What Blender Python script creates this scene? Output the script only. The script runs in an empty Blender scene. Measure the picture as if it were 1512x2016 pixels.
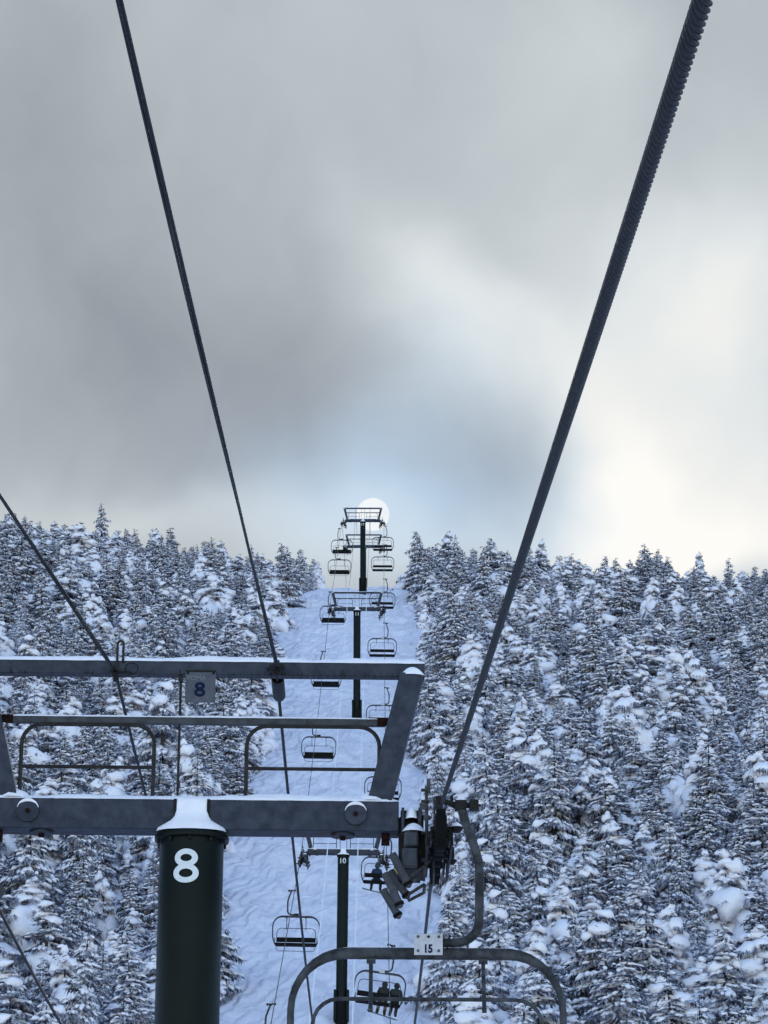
import bpy, math, random
import numpy as np
from mathutils import Vector, Matrix, noise as mnoise

SC = bpy.context.scene
COL = SC.collection
rnd = random.Random(7)
P = math.radians(18.0)            # camera pitch
CP, SP = math.cos(P), math.sin(P)
F = 7000.0                        # focal length in photograph pixels

# ------------------------------------------------------------------ camera
cam_d = bpy.data.cameras.new("camera")
cam_d.sensor_fit = 'HORIZONTAL'
cam_d.sensor_width = 24.0
cam_d.lens = F / 1512.0 * 24.0
cam_d.clip_start = 0.2
cam_d.clip_end = 5000.0
cam = bpy.data.objects.new("camera", cam_d)
COL.objects.link(cam)
cam.location = (0, 0, 0)
cam.rotation_euler = (math.pi / 2 + P, 0, 0)
SC.camera = cam

# ------------------------------------------------------------------ exposure
SC.view_settings.view_transform = 'Standard'
SC.view_settings.look = 'None'
SC.view_settings.exposure = 1.32
SC.view_settings.gamma = 1.0
SC.view_settings.use_curve_mapping = False
SC.render.engine = 'CYCLES'
SC.cycles.use_denoising = True
try:
    SC.cycles.denoiser = 'OPENIMAGEDENOISE'
    SC.cycles.denoising_input_passes = 'RGB_ALBEDO_NORMAL'
except Exception:
    pass
SC.cycles.use_adaptive_sampling = True
SC.cycles.adaptive_threshold = 0.03
SC.cycles.max_bounces = 5
SC.cycles.diffuse_bounces = 3
SC.cycles.glossy_bounces = 2
SC.cycles.caustics_reflective = False
SC.cycles.caustics_refractive = False

# ------------------------------------------------------------------ world: thin blue sky behind a cloud layer
SUN_EL = math.radians(17.96)
SUN_AZ = -23.0 / F
world = bpy.data.worlds.new("World")
SC.world = world
world.cycles.sampling_method = 'MANUAL'
world.cycles.sample_map_resolution = 256
world.use_nodes = True
wt = world.node_tree
wt.nodes.clear()
WN, WL = wt.nodes, wt.links


def wmath(op, a, b=None, clamp=False):
    n = WN.new('ShaderNodeMath')
    n.operation = op
    n.use_clamp = clamp
    for i, v in enumerate((a, b)):
        if v is None:
            continue
        if isinstance(v, (int, float)):
            n.inputs[i].default_value = v
        else:
            WL.new(v, n.inputs[i])
    return n.outputs[0]


tc = WN.new('ShaderNodeTexCoord')
sep = WN.new('ShaderNodeSeparateXYZ')
WL.new(tc.outputs['Generated'], sep.inputs[0])
el = wmath('ARCSINE', sep.outputs[2])
az = wmath('ARCTAN2', sep.outputs[0], sep.outputs[1])
comb = WN.new('ShaderNodeCombineXYZ')
WL.new(az, comb.inputs[0])
WL.new(el, comb.inputs[1])


def wnoise(vec, scale, detail, rough, dist=0.0):
    n = WN.new('ShaderNodeTexNoise')
    n.inputs['Scale'].default_value = scale
    n.inputs['Detail'].default_value = detail
    n.inputs['Roughness'].default_value = rough
    n.inputs['Distortion'].default_value = dist
    WL.new(vec, n.inputs['Vector'])
    return n.outputs['Fac']


# warped az/el so that cloud edges wander
nzv = WN.new('ShaderNodeTexNoise')
nzv.inputs['Scale'].default_value = 16.0
nzv.inputs['Detail'].default_value = 3.0
WL.new(tc.outputs['Generated'], nzv.inputs['Vector'])
vm = WN.new('ShaderNodeVectorMath'); vm.operation = 'SUBTRACT'
WL.new(nzv.outputs['Color'], vm.inputs[0]); vm.inputs[1].default_value = (0.5, 0.5, 0.5)
vs = WN.new('ShaderNodeVectorMath'); vs.operation = 'SCALE'
WL.new(vm.outputs[0], vs.inputs[0]); vs.inputs['Scale'].default_value = 0.05
va = WN.new('ShaderNodeVectorMath'); va.operation = 'ADD'
WL.new(comb.outputs[0], va.inputs[0]); WL.new(vs.outputs[0], va.inputs[1])


def blob(px, py, sx, sy, rot=0.0, vec=None):
    """soft patch of thin or thick cloud, by azimuth and elevation"""
    m = WN.new('ShaderNodeMapping'); m.vector_type = 'TEXTURE'
    m.inputs['Location'].default_value = ((px - 756) / F, math.radians(18) + (1008 - py) / F, 0)
    m.inputs['Rotation'].default_value = (0, 0, math.radians(rot))
    m.inputs['Scale'].default_value = (sx / F, sy / F, 1)
    WL.new((vec or va.outputs[0]), m.inputs['Vector'])
    l = WN.new('ShaderNodeVectorMath'); l.operation = 'LENGTH'
    WL.new(m.outputs[0], l.inputs[0])
    q = wmath('MULTIPLY', l.outputs['Value'], l.outputs['Value'])
    return wmath('EXPONENT', wmath('MULTIPLY', q, -1.0))


# long soft wisps drawn out from lower right to upper left
wm = WN.new('ShaderNodeMapping')
wm.inputs['Rotation'].default_value = (0, 0, math.radians(52))
wm.inputs['Scale'].default_value = (1.0, 0.7, 1.0)
WL.new(va.outputs[0], wm.inputs['Vector'])
wisp = wmath('MULTIPLY', wmath('SUBTRACT', wnoise(wm.outputs[0], 46.0, 4.0, 0.5, 0.2), 0.5), 0.10)
v = wmath('ADD', wmath('ADD', 0.471, wisp), wmath('MULTIPLY', wmath('SUBTRACT', wnoise(va.outputs[0], 14.0, 5.0, 0.5), 0.5), 0.17))
for (px, py, sx, sy, rot, amp) in (
        (1270, 960, 170, 150, 0, 0.199),
        (1480, 1040, 300, 150, 0, 0.319),
        (1450, 650, 300, 300, 0, 0.400),
        (1170, 800, 120, 220, 20, 0.244),
        (880, 580, 140, 200, 25, 0.253),
        (1000, 690, 130, 110, -35, 0.063),
        (1150, 110, 190, 150, 0, 0.123),
        (560, 300, 280, 120, 20, -0.016),
        (300, 700, 380, 230, 0, -0.181),
        (600, 760, 240, 150, -15, -0.06),
        (250, 1010, 420, 80, 0, 0.169),
        (740, 1040, 260, 90, 0, 0.088),
        (960, 880, 110, 70, -25, -0.091),
        (1340, 330, 100, 120, -30, -0.078),
        (830, 780, 90, 90, 0, 0.064),
        (720, 480, 120, 120, 0, 0.047),
        (1050, 420, 200, 200, 0, 0.027),
        (60, 300, 250, 350, 0, -0.149),
        (1250, 1080, 500, 60, 0, 0.153),
        (760, 440, 70, 230, 38, 0.04),
        (960, 650, 70, 200, 42, 0.03),
        (1080, 540, 60, 170, 38, -0.05),
        (733, 1000, 150, 100, 0, 0.13)):
    v = wmath('ADD', v, wmath('MULTIPLY', blob(px, py, sx, sy, rot), amp))
ramp = WN.new('ShaderNodeValToRGB')
cr = ramp.color_ramp
cr.elements[0].position = 0.0; cr.elements[0].color = (0.20, 0.22, 0.26, 1)
cr.elements[1].position = 1.0; cr.elements[1].color = (1.0, 0.975, 0.925, 1)
for pos, c in ((0.25, (0.305, 0.335, 0.375, 1)), (0.5, (0.50, 0.545, 0.58, 1)), (0.75, (0.72, 0.765, 0.785, 1))):
    e = cr.elements.new(pos); e.color = c
WL.new(v, ramp.inputs[0])
# where the cloud thins out above the crest, pale blue shows through
blue = WN.new('ShaderNodeMixRGB'); blue.blend_type = 'MULTIPLY'
bf = wmath('ADD', blob(790, 960, 330, 150, -12), wmath('MULTIPLY', blob(860, 740, 120, 150, 30), 0.3), True)
WL.new(wmath('MULTIPLY', bf, 1.0), blue.inputs[0])
WL.new(ramp.outputs[0], blue.inputs[1])
blue.inputs[2].default_value = (0.84, 0.98, 1.15, 1)
# the sun's disc behind the cloud
sunv = WN.new('ShaderNodeVectorMath'); sunv.operation = 'DOT_PRODUCT'
WL.new(tc.outputs['Generated'], sunv.inputs[0])
sdir = Vector((math.sin(SUN_AZ) * math.cos(SUN_EL), math.cos(SUN_AZ) * math.cos(SUN_EL), math.sin(SUN_EL)))
sunv.inputs[1].default_value = sdir
ang = wmath('ARCCOSINE', wmath('MINIMUM', sunv.outputs['Value'], 1.0))
mr = WN.new('ShaderNodeMapRange')
mr.inputs['From Min'].default_value = 0.00480
mr.inputs['From Max'].default_value = 0.00445
mr.inputs['To Min'].default_value = 0.0
mr.inputs['To Max'].default_value = 1.0
WL.new(ang, mr.inputs['Value'])
disc = WN.new('ShaderNodeMixRGB')
WL.new(wmath('MULTIPLY', mr.outputs[0], wmath('ADD', 0.55, wmath('MULTIPLY', wnoise(va.outputs[0], 220.0, 2.0, 0.5), 0.6)), True), disc.inputs[0])
WL.new(blue.outputs[0], disc.inputs[1])
disc.inputs[2].default_value = (0.93, 0.96, 0.97, 1)
# clear sky behind
sky = WN.new('ShaderNodeTexSky')
sky.sky_type = 'NISHITA'
sky.sun_disc = False
sky.sun_elevation = SUN_EL
sky.sun_rotation = SUN_AZ
sky.altitude = 900.0
sky.ozone_density = 1.6
sky.dust_density = 0.2
bg_sky = WN.new('ShaderNodeBackground')
bg_sky.inputs['Strength'].default_value = 0.15
WL.new(sky.outputs[0], bg_sky.inputs['Color'])
bg_cl = WN.new('ShaderNodeBackground')
bg_cl.inputs['Strength'].default_value = 2.0 ** -1.32
WL.new(disc.outputs[0], bg_cl.inputs['Color'])
# the cloud bank lies round the sun and thins out away from it: the snow is lit by blue sky
cov = WN.new('ShaderNodeMapRange'); cov.interpolation_type = 'SMOOTHSTEP'
cov.inputs['From Min'].default_value = math.radians(17)
cov.inputs['From Max'].default_value = math.radians(48)
cov.inputs['To Min'].default_value = 1.0
cov.inputs['To Max'].default_value = 0.08
WL.new(ang, cov.inputs['Value'])
mixs = WN.new('ShaderNodeMixShader')
WL.new(cov.outputs[0], mixs.inputs[0])
WL.new(bg_sky.outputs[0], mixs.inputs[1])
WL.new(bg_cl.outputs[0], mixs.inputs[2])
wo = WN.new('ShaderNodeOutputWorld')
WL.new(mixs.outputs[0], wo.inputs['Surface'])

# ------------------------------------------------------------------ sun, dimmed by the cloud
sl = bpy.data.lights.new("sun", 'SUN')
sl.energy = 0.5
sl.angle = math.radians(14)
sl.color = (1.0, 0.985, 0.97)
so = bpy.data.objects.new("sun", sl)
COL.objects.link(so)
so.rotation_euler = sdir.to_track_quat('Z', 'Y').to_euler()


# ================================================================== helpers
def CW(X, D, Y):
    """metres right of, along and above the optical axis -> world"""
    return Vector((X, D * CP - Y * SP, D * SP + Y * CP))


def WP(px, py, D):
    return CW((px - 756) / F * D, D, (1008 - py) / F * D)


def proj(p):
    D = p[1] * CP + p[2] * SP
    Y = -p[1] * SP + p[2] * CP
    return 756 + F * p[0] / D, 1008 - F * Y / D, D


def mat(name, col, rough=0.7, metal=0.0, col2=None, nscale=4.0, bump=0.0, bscale=40.0, spec=0.5, detail=4.0,
        lo=0.35, hi=0.65, stretch=None):
    m = bpy.data.materials.new(name)
    m.use_nodes = True
    nt = m.node_tree
    b = nt.nodes['Principled BSDF']
    b.inputs['Roughness'].default_value = rough
    b.inputs['Metallic'].default_value = metal
    b.inputs['Specular IOR Level'].default_value = spec
    b.inputs['Base Color'].default_value = (*col, 1)
    t = nt.nodes.new('ShaderNodeTexCoord')
    vec = t.outputs['Object']
    if stretch:
        mp = nt.nodes.new('ShaderNodeMapping')
        mp.inputs['Scale'].default_value = stretch
        nt.links.new(vec, mp.inputs[0])
        vec = mp.outputs[0]
    if col2:
        n = nt.nodes.new('ShaderNodeTexNoise')
        n.inputs['Scale'].default_value = nscale
        n.inputs['Detail'].default_value = detail
        n.inputs['Roughness'].default_value = 0.6
        nt.links.new(vec, n.inputs['Vector'])
        r = nt.nodes.new('ShaderNodeValToRGB')
        r.color_ramp.elements[0].position = lo
        r.color_ramp.elements[1].position = hi
        r.color_ramp.elements[0].color = (*col, 1)
        r.color_ramp.elements[1].color = (*col2, 1)
        nt.links.new(n.outputs['Fac'], r.inputs[0])
        nt.links.new(r.outputs[0], b.inputs['Base Color'])
    if bump:
        n2 = nt.nodes.new('ShaderNodeTexNoise')
        n2.inputs['Scale'].default_value = bscale
        n2.inputs['Detail'].default_value = 4.0
        nt.links.new(vec, n2.inputs['Vector'])
        bp = nt.nodes.new('ShaderNodeBump')
        bp.inputs['Strength'].default_value = bump
        bp.inputs['Distance'].default_value = 0.05
        nt.links.new(n2.outputs['Fac'], bp.inputs['Height'])
        nt.links.new(bp.outputs[0], b.inputs['Normal'])
    return m


def rusty(name, col, col2, rust=(0.03, 0.014, 0.008), thr=0.60, stretch=(1.6, 6, 5), rough=0.62, zref=None, zk=0.0):
    """weathered galvanised steel: mottled zinc with streaks of rust"""
    m = mat(name, col, rough, 0.0, col2, 9.0, 0.12, 60.0, spec=0.25)
    nt = m.node_tree
    b = nt.nodes['Principled BSDF']
    src = b.inputs['Base Color'].links[0].from_socket
    t = nt.nodes.new('ShaderNodeTexCoord')
    mp = nt.nodes.new('ShaderNodeMapping')
    mp.inputs['Scale'].default_value = stretch
    nt.links.new(t.outputs['Object'], mp.inputs[0])
    n = nt.nodes.new('ShaderNodeTexNoise')
    n.inputs['Scale'].default_value = 2.2
    n.inputs['Detail'].default_value = 6.0
    n.inputs['Roughness'].default_value = 0.7
    nt.links.new(mp.outputs[0], n.inputs['Vector'])
    r = nt.nodes.new('ShaderNodeMapRange')
    r.inputs['From Min'].default_value = thr
    r.inputs['From Max'].default_value = thr + 0.10
    if zref is None:
        nt.links.new(n.outputs['Fac'], r.inputs['Value'])
    else:                              # water collects along the lower edge and rusts it
        sx_ = nt.nodes.new('ShaderNodeSeparateXYZ')
        nt.links.new(t.outputs['Object'], sx_.inputs[0])
        m1 = nt.nodes.new('ShaderNodeMath'); m1.operation = 'MULTIPLY_ADD'
        nt.links.new(sx_.outputs[2], m1.inputs[0]); m1.inputs[1].default_value = -zk; m1.inputs[2].default_value = zk * zref
        m2 = nt.nodes.new('ShaderNodeMath'); m2.operation = 'ADD'
        nt.links.new(m1.outputs[0], m2.inputs[0]); nt.links.new(n.outputs['Fac'], m2.inputs[1])
        nt.links.new(m2.outputs[0], r.inputs['Value'])
    mx = nt.nodes.new('ShaderNodeMixRGB')
    nt.links.new(r.outputs[0], mx.inputs[0])
    nt.links.new(src, mx.inputs[1])
    mx.inputs[2].default_value = (*rust, 1)
    nt.links.new(mx.outputs[0], b.inputs['Base Color'])
    return m


M = {}
M['snow'] = mat('snow', (0.84, 0.81, 0.88), 0.75, 0, (0.90, 0.87, 0.925), 3.0, 0.25, 25.0, 0.25)
M['slope_snow'] = mat('slope_snow', (0.74, 0.71, 0.80), 0.7, 0, (0.90, 0.865, 0.925), 0.55, 0.7, 3.0, 0.25, detail=8.0)
_nt = M['slope_snow'].node_tree
_wv = _nt.nodes.new('ShaderNodeTexWave')
_wv.inputs['Scale'].default_value = 0.42
_wv.inputs['Distortion'].default_value = 9.0
_wv.inputs['Detail'].default_value = 4.0
_wv.inputs['Detail Scale'].default_value = 1.3
_tc = _nt.nodes.new('ShaderNodeTexCoord')
_mp = _nt.nodes.new('ShaderNodeMapping'); _mp.inputs['Rotation'].default_value = (0, 0, 0.5); _mp.inputs['Scale'].default_value = (1, 0.55, 1)
_nt.links.new(_tc.outputs['Object'], _mp.inputs[0]); _nt.links.new(_mp.outputs[0], _wv.inputs['Vector'])
_b2 = _nt.nodes.new('ShaderNodeBump'); _b2.inputs['Strength'].default_value = 0.8; _b2.inputs['Distance'].default_value = 0.12
_nt.links.new(_wv.outputs['Fac'], _b2.inputs['Height'])
_pb = _nt.nodes['Principled BSDF']
_nt.links.new(_pb.inputs['Normal'].links[0].from_socket, _b2.inputs['Normal'])
_nt.links.new(_b2.outputs[0], _pb.inputs['Normal'])
M['galv'] = rusty('galvanised_steel', (0.018, 0.022, 0.036), (0.040, 0.046, 0.068), thr=0.66, stretch=(2.6, 6, 2.2), zref=0.0, zk=0.9)
M['galv_rail'] = rusty('galvanised_rail', (0.03, 0.033, 0.04), (0.06, 0.064, 0.075), thr=0.58, stretch=(4, 8, 5))
M['galv_streak'] = rusty('galvanised_streaked', (0.020, 0.024, 0.036), (0.042, 0.047, 0.066), rust=(0.008, 0.006, 0.005), thr=0.60, stretch=(14, 3, 1.6), zref=1.295, zk=2.6)
M['plate'] = mat('zinc_plate', (0.045, 0.05, 0.062), 0.7, 0.0, (0.075, 0.08, 0.095), 14.0, 0.1, 80.0, spec=0.25)
M['rail'] = mat('dark_rail_steel', (0.010, 0.0095, 0.010), 0.65, 0.0, (0.026, 0.022, 0.020), 12.0, spec=0.25)
M['green'] = mat('dark_green_paint', (0.0022, 0.0055, 0.0048), 0.45, 0.0, (0.0035, 0.0075, 0.0066), 2.0, 0.05, 15.0, spec=0.12)
M['white'] = mat('white_paint', (0.62, 0.66, 0.68), 0.6, 0, (0.70, 0.73, 0.74), 30.0)
M['rope'] = mat('wire_rope_steel', (0.010, 0.009, 0.0095), 0.6, 0.0, (0.026, 0.0235, 0.0235), 60.0, spec=0.2)
M['cable'] = mat('cable_sheath', (0.004, 0.004, 0.005), 0.55, 0.0, (0.009, 0.009, 0.010), 10.0, spec=0.12)
M['frost'] = mat('frosted_cable', (0.85, 0.87, 0.90), 0.8)
M['chair'] = rusty('chair_steel', (0.013, 0.0135, 0.0155), (0.062, 0.066, 0.076), rust=(0.016, 0.011, 0.009), thr=0.60, stretch=(3, 3, 3))
M['pad'] = mat('seat_padding', (0.004, 0.004, 0.0045), 0.85, 0, (0.008, 0.008, 0.008), 8.0, spec=0.15)
M['rubber'] = mat('sheave_rubber', (0.004, 0.004, 0.0045), 0.8, spec=0.15)
M['dark'] = mat('dark_machinery', (0.006, 0.006, 0.0065), 0.7, 0.0, (0.018, 0.014, 0.012), 18.0, spec=0.2)
M['rust'] = mat('rust', (0.008, 0.004, 0.003), 0.9, 0, (0.022, 0.009, 0.006), 30.0, spec=0.1)
M['signgrey'] = mat('sign_grey', (0.055, 0.06, 0.078), 0.6, 0.0, (0.085, 0.09, 0.112), 12.0, spec=0.3)
M['signwhite'] = mat('sign_white', (0.42, 0.42, 0.46), 0.6, 0, (0.50, 0.50, 0.54), 20.0, spec=0.2)
M['blue'] = mat('sign_blue', (0.003, 0.005, 0.035), 0.6, spec=0.15)
M['faint'] = mat('embossed_letters', (0.14, 0.145, 0.155), 0.6, 0.0)
M['bark'] = mat('bark', (0.030, 0.027, 0.03), 0.9, 0, (0.06, 0.055, 0.06), 14.0, 0.5, 30.0)
M['twig'] = mat('twig', (0.05, 0.042, 0.04), 0.9, 0, (0.10, 0.09, 0.085), 14.0)
M['wall'] = mat('hut_wall', (0.40, 0.41, 0.43), 0.8, 0, (0.48, 0.49, 0.51), 6.0)
M['glassdark'] = mat('hut_glass', (0.02, 0.022, 0.026), 0.15)
M['jacket_blue'] = mat('jacket_blue', (0.012, 0.022, 0.075), 0.8)
M['jacket_black'] = mat('jacket_black', (0.008, 0.008, 0.009), 0.8)
M['jacket_green'] = mat('jacket_green', (0.008, 0.014, 0.012), 0.8)
M['jacket_yellow'] = mat('jacket_yellow', (0.30, 0.24, 0.03), 0.8)
M['pants_black'] = mat('pants_black', (0.008, 0.008, 0.010), 0.85)
M['pants_beige'] = mat('pants_beige', (0.22, 0.14, 0.115), 0.85)
M['boot'] = mat('boot', (0.010, 0.009, 0.009), 0.7)
M['skin'] = mat('skin', (0.35, 0.2, 0.15), 0.6)
M['board'] = mat('board', (0.04, 0.045, 0.05), 0.4)


def needle_mat():
    m = bpy.data.materials.new('spruce_needles')
    m.use_nodes = True
    nt = m.node_tree
    b = nt.nodes['Principled BSDF']
    b.inputs['Roughness'].default_value = 0.9
    b.inputs['Specular IOR Level'].default_value = 0.1

    def mth(op, x, y=None, z=None):
        n = nt.nodes.new('ShaderNodeMath'); n.operation = op
        for i, q in enumerate((x, y, z)):
            if q is None: continue
            if isinstance(q, (int, float)): n.inputs[i].default_value = q
            else: nt.links.new(q, n.inputs[i])
        return n.outputs[0]
    t = nt.nodes.new('ShaderNodeTexCoord')
    oi = nt.nodes.new('ShaderNodeObjectInfo')
    n = nt.nodes.new('ShaderNodeTexNoise')
    n.inputs['Scale'].default_value = 2.6
    n.inputs['Detail'].default_value = 6.0
    nt.links.new(t.outputs['Object'], n.inputs['Vector'])
    g = nt.nodes.new('ShaderNodeNewGeometry')
    s = nt.nodes.new('ShaderNodeSeparateXYZ')
    nt.links.new(g.outputs['Normal'], s.inputs[0])
    at = nt.nodes.new('ShaderNodeAttribute'); at.attribute_name = 'tip'
    # rime sits on the tips and on what faces up, more of it in some trees than in others
    a = mth('MULTIPLY_ADD', s.outputs[2], 0.22, n.outputs['Fac'])
    a = mth('MULTIPLY_ADD', at.outputs['Fac'], 0.30, a)
    a = mth('MULTIPLY_ADD', oi.outputs['Random'], 0.16, a)
    r = nt.nodes.new('ShaderNodeValToRGB')
    e = r.color_ramp.elements
    e[0].position = 0.52; e[0].color = (0.042, 0.051, 0.082, 1)
    e[1].position = 0.98; e[1].color = (0.58, 0.60, 0.72, 1)
    k = e.new(0.70); k.color = (0.19, 0.205, 0.27, 1)
    nt.links.new(a, r.inputs[0])
    nt.links.new(r.outputs[0], b.inputs['Base Color'])
    return m


M['needle'] = needle_mat()


# ------------------------------------------------------------------ mesh building
def np_mesh(name, verts, faces, mats, smooth=False, fmat=None):
    """verts (n,3); faces: list of (k,3|4) int arrays"""
    me = bpy.data.meshes.new(name)
    verts = np.ascontiguousarray(verts, dtype=np.float32)
    me.vertices.add(len(verts))
    me.vertices.foreach_set('co', verts.ravel())
    tot = sum(f.size for f in faces)
    npoly = sum(len(f) for f in faces)
    me.loops.add(tot)
    me.polygons.add(npoly)
    me.loops.foreach_set('vertex_index', np.concatenate([f.ravel() for f in faces]).astype(np.int32))
    cnt = np.concatenate([np.full(len(f), f.shape[1]) for f in faces]).astype(np.int32)
    st = np.concatenate([[0], np.cumsum(cnt)[:-1]]).astype(np.int32)
    me.polygons.foreach_set('loop_start', st)
    if fmat is not None:
        me.polygons.foreach_set('material_index', fmat.astype(np.int32))
    if smooth:
        me.polygons.foreach_set('use_smooth', np.ones(npoly, dtype=bool))
    for m in mats:
        me.materials.append(m)
    me.update(calc_edges=True)
    me.validate()
    return me


class MB:
    def __init__(s):
        s.v = []
        s.f = []

    def add(s, vs, fs):
        o = len(s.v)
        s.v += [tuple(x) for x in vs]
        s.f += [tuple(i + o for i in f) for f in fs]
        return s

    def box(s, x0, x1, y0, y1, z0, z1, mtx=None):
        vs = [Vector((x, y, z)) for x in (x0, x1) for y in (y0, y1) for z in (z0, z1)]
        if mtx is not None:
            vs = [mtx @ w for w in vs]
        return s.add(vs, [(0, 1, 3, 2), (4, 6, 7, 5), (0, 4, 5, 1), (2, 3, 7, 6), (0, 2, 6, 4), (1, 5, 7, 3)])

    def prism(s, p0, p1, w, h, up=(0, 0, 1)):
        """rectangular bar from p0 to p1"""
        p0, p1 = Vector(p0), Vector(p1)
        d = (p1 - p0).normalized()
        a = d.cross(Vector(up))
        if a.length < 1e-4:
            a = d.cross(Vector((0, 1, 0)))
        a.normalize()
        b = a.cross(d).normalized()
        vs = []
        for p in (p0, p1):
            for (i, j) in ((-1, -1), (1, -1), (1, 1), (-1, 1)):
                vs.append(p + a * (i * w / 2) + b * (j * h / 2))
        return s.add(vs, [(0, 3, 2, 1), (4, 5, 6, 7), (0, 1, 5, 4), (1, 2, 6, 5), (2, 3, 7, 6), (3, 0, 4, 7)])

    def tube(s, pts, r, n=8, caps=True, flat=None):
        pts = [Vector(p) for p in pts]
        k = len(pts)
        rs = r if isinstance(r, (list, tuple)) else [r] * k
        rings = []
        ref = None
        for i, p in enumerate(pts):
            t = (pts[min(i + 1, k - 1)] - pts[max(i - 1, 0)]).normalized()
            if ref is None:
                ref = Vector((0, 1, 0)) if abs(t.y) < 0.9 else Vector((1, 0, 0))
            a = (ref - t * ref.dot(t)).normalized()
            ref = a
            b = t.cross(a)
            ra, rb = (rs[i] if isinstance(rs[i], tuple) else (rs[i], rs[i]))
            rings.append([p + a * math.cos(2 * math.pi * j / n) * ra + b * math.sin(2 * math.pi * j / n) * rb for j in range(n)])
        vs = [q for g in rings for q in g]
        fs = []
        for i in range(k - 1):
            for j in range(n):
                j2 = (j + 1) % n
                fs.append((i * n + j, i * n + j2, (i + 1) * n + j2, (i + 1) * n + j))
        if caps:
            fs.append(tuple(range(n))[::-1])
            fs.append(tuple((k - 1) * n + j for j in range(n)))
        return s.add(vs, fs)

    def cyl(s, p0, p1, r, n=16):
        return s.tube([p0, p1], r, n)

    def lathe(s, prof, n=32, c=(0, 0, 0)):
        """prof: (radius, z) pairs"""
        vs = []
        for (r, z) in prof:
            for j in range(n):
                a = 2 * math.pi * j / n
                vs.append((c[0] + r * math.cos(a), c[1] + r * math.sin(a), c[2] + z))
        fs = []
        for i in range(len(prof) - 1):
            for j in range(n):
                j2 = (j + 1) % n
                fs.append((i * n + j, i * n + j2, (i + 1) * n + j2, (i + 1) * n + j))
        fs.append(tuple(range(n))[::-1])
        fs.append(tuple((len(prof) - 1) * n + j for j in range(n)))
        return s.add(vs, fs)

    def mesh(s, name, m, smooth=True, angle=40):
        me = bpy.data.meshes.new(name)
        me.from_pydata([tuple(q) for q in s.v], [], s.f)
        me.materials.append(M[m] if isinstance(m, str) else m)
        me.update()
        if smooth:
            me.polygons.foreach_set('use_smooth', np.ones(len(me.polygons), dtype=bool))
            try:
                me.set_sharp_from_angle(angle=math.radians(angle))
            except Exception:
                pass
        return me

    def build(s, name, m, parent=None, smooth=True, bevel=0.0, angle=40):
        o = bpy.data.objects.new(name, s.mesh(name, m, smooth, angle))
        COL.objects.link(o)
        o.parent = parent
        if bevel:
            b = o.modifiers.new('bevel', 'BEVEL')
            b.width = bevel
            b.segments = 2
            b.limit_method = 'ANGLE'
        return o


def empty(name, loc=(0, 0, 0), rot=(0, 0, 0)):
    o = bpy.data.objects.new(name, None)
    o.empty_display_size = 0.3
    COL.objects.link(o)
    o.location = loc
    o.rotation_euler = rot
    return o


def tag(o, label=None, cat=None, group=None, kind=None):
    if label: o['label'] = label
    if cat: o['category'] = cat
    if group: o['group'] = group
    if kind: o['kind'] = kind
    return o


def copy_tree(o, parent=None):
    c = o.copy()
    COL.objects.link(c)
    c.parent = parent
    for ch in list(o.children):
        copy_tree(ch, c)
    return c


def text_mesh(name, s, size, m, bold=0.0, extrude=0.003, wrap=None, xs=1.0):
    cu = bpy.data.curves.new(name, 'FONT')
    cu.body = s
    cu.size = size
    cu.align_x = 'CENTER'
    cu.align_y = 'CENTER'
    cu.extrude = extrude
    cu.offset = bold
    cu.resolution_u = 6
    o = bpy.data.objects.new(name, cu)
    COL.objects.link(o)
    dg = bpy.context.evaluated_depsgraph_get()
    me = bpy.data.meshes.new_from_object(o.evaluated_get(dg))
    bpy.data.objects.remove(o)
    bpy.data.curves.remove(cu)
    me.name = name
    xsv = [q.co.x for q in me.vertices]
    ysv = [q.co.y for q in me.vertices]
    cx, cy = (min(xsv) + max(xsv)) / 2, (min(ysv) + max(ysv)) / 2
    for q in me.vertices:      # stand the text up: x stays, y -> z, thickness -> -y
        x, y, z = (q.co.x - cx) * xs, q.co.y - cy, q.co.z
        if wrap:
            a = x / wrap
            q.co = (math.sin(a) * (wrap + z), -math.cos(a) * (wrap + z), y)
        else:
            q.co = (x, -z, y)
    me.materials.clear()
    me.materials.append(M[m])
    me.update()
    return me


def link(name, me, parent=None, loc=(0, 0, 0), rot=(0, 0, 0)):
    o = bpy.data.objects.new(name, me)
    COL.objects.link(o)
    o.parent = parent
    o.location = loc
    o.rotation_euler = rot
    return o


def arc(cx, cz, r, a0, a1, n=6, y=0.0):
    return [(cx + r * math.cos(math.radians(a0 + (a1 - a0) * i / n)), y, cz + r * math.sin(math.radians(a0 + (a1 - a0) * i / n))) for i in range(n + 1)]


def snow_strip(mb, x0, x1, y0, y1, z, h, step=0.05, seed=0.0, tilt=0.0, ends=True):
    """snow lying along the top of a beam"""
    nx = max(3, int((x1 - x0) / step))
    ny = 7
    vs = []
    for i in range(nx + 1):
        x = x0 + (x1 - x0) * i / nx
        e = min(1.0, min(i, nx - i) / 2.0) if ends else 1.0
        k = 0.75 + 0.55 * mnoise.noise((x * 2.3 + seed, seed, 0)) + 0.2 * mnoise.noise((x * 9 + seed, 3, 0))
        ov = 0.008 * (1 + mnoise.noise((x * 6 + seed, 7, 0)))
        for j in range(ny + 1):
            u = 2.0 * j / ny - 1
            y = (y0 + y1) / 2 + u * ((y1 - y0) / 2 + ov)
            t = max(0.0, 1 - abs(u) ** 14)
            vs.append((x, y, z + tilt * (x - x0) + h * k * (0.25 + 0.75 * e) * t - (0.006 if j in (0, ny) else 0)))
    fs = []
    for i in range(nx):
        for j in range(ny):
            a = i * (ny + 1) + j
            fs.append((a, a + ny + 1, a + ny + 2, a + 1))
    fs.append(tuple(range(ny + 1)))
    fs.append(tuple(nx * (ny + 1) + j for j in range(ny + 1))[::-1])
    mb.add(vs, fs)


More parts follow.
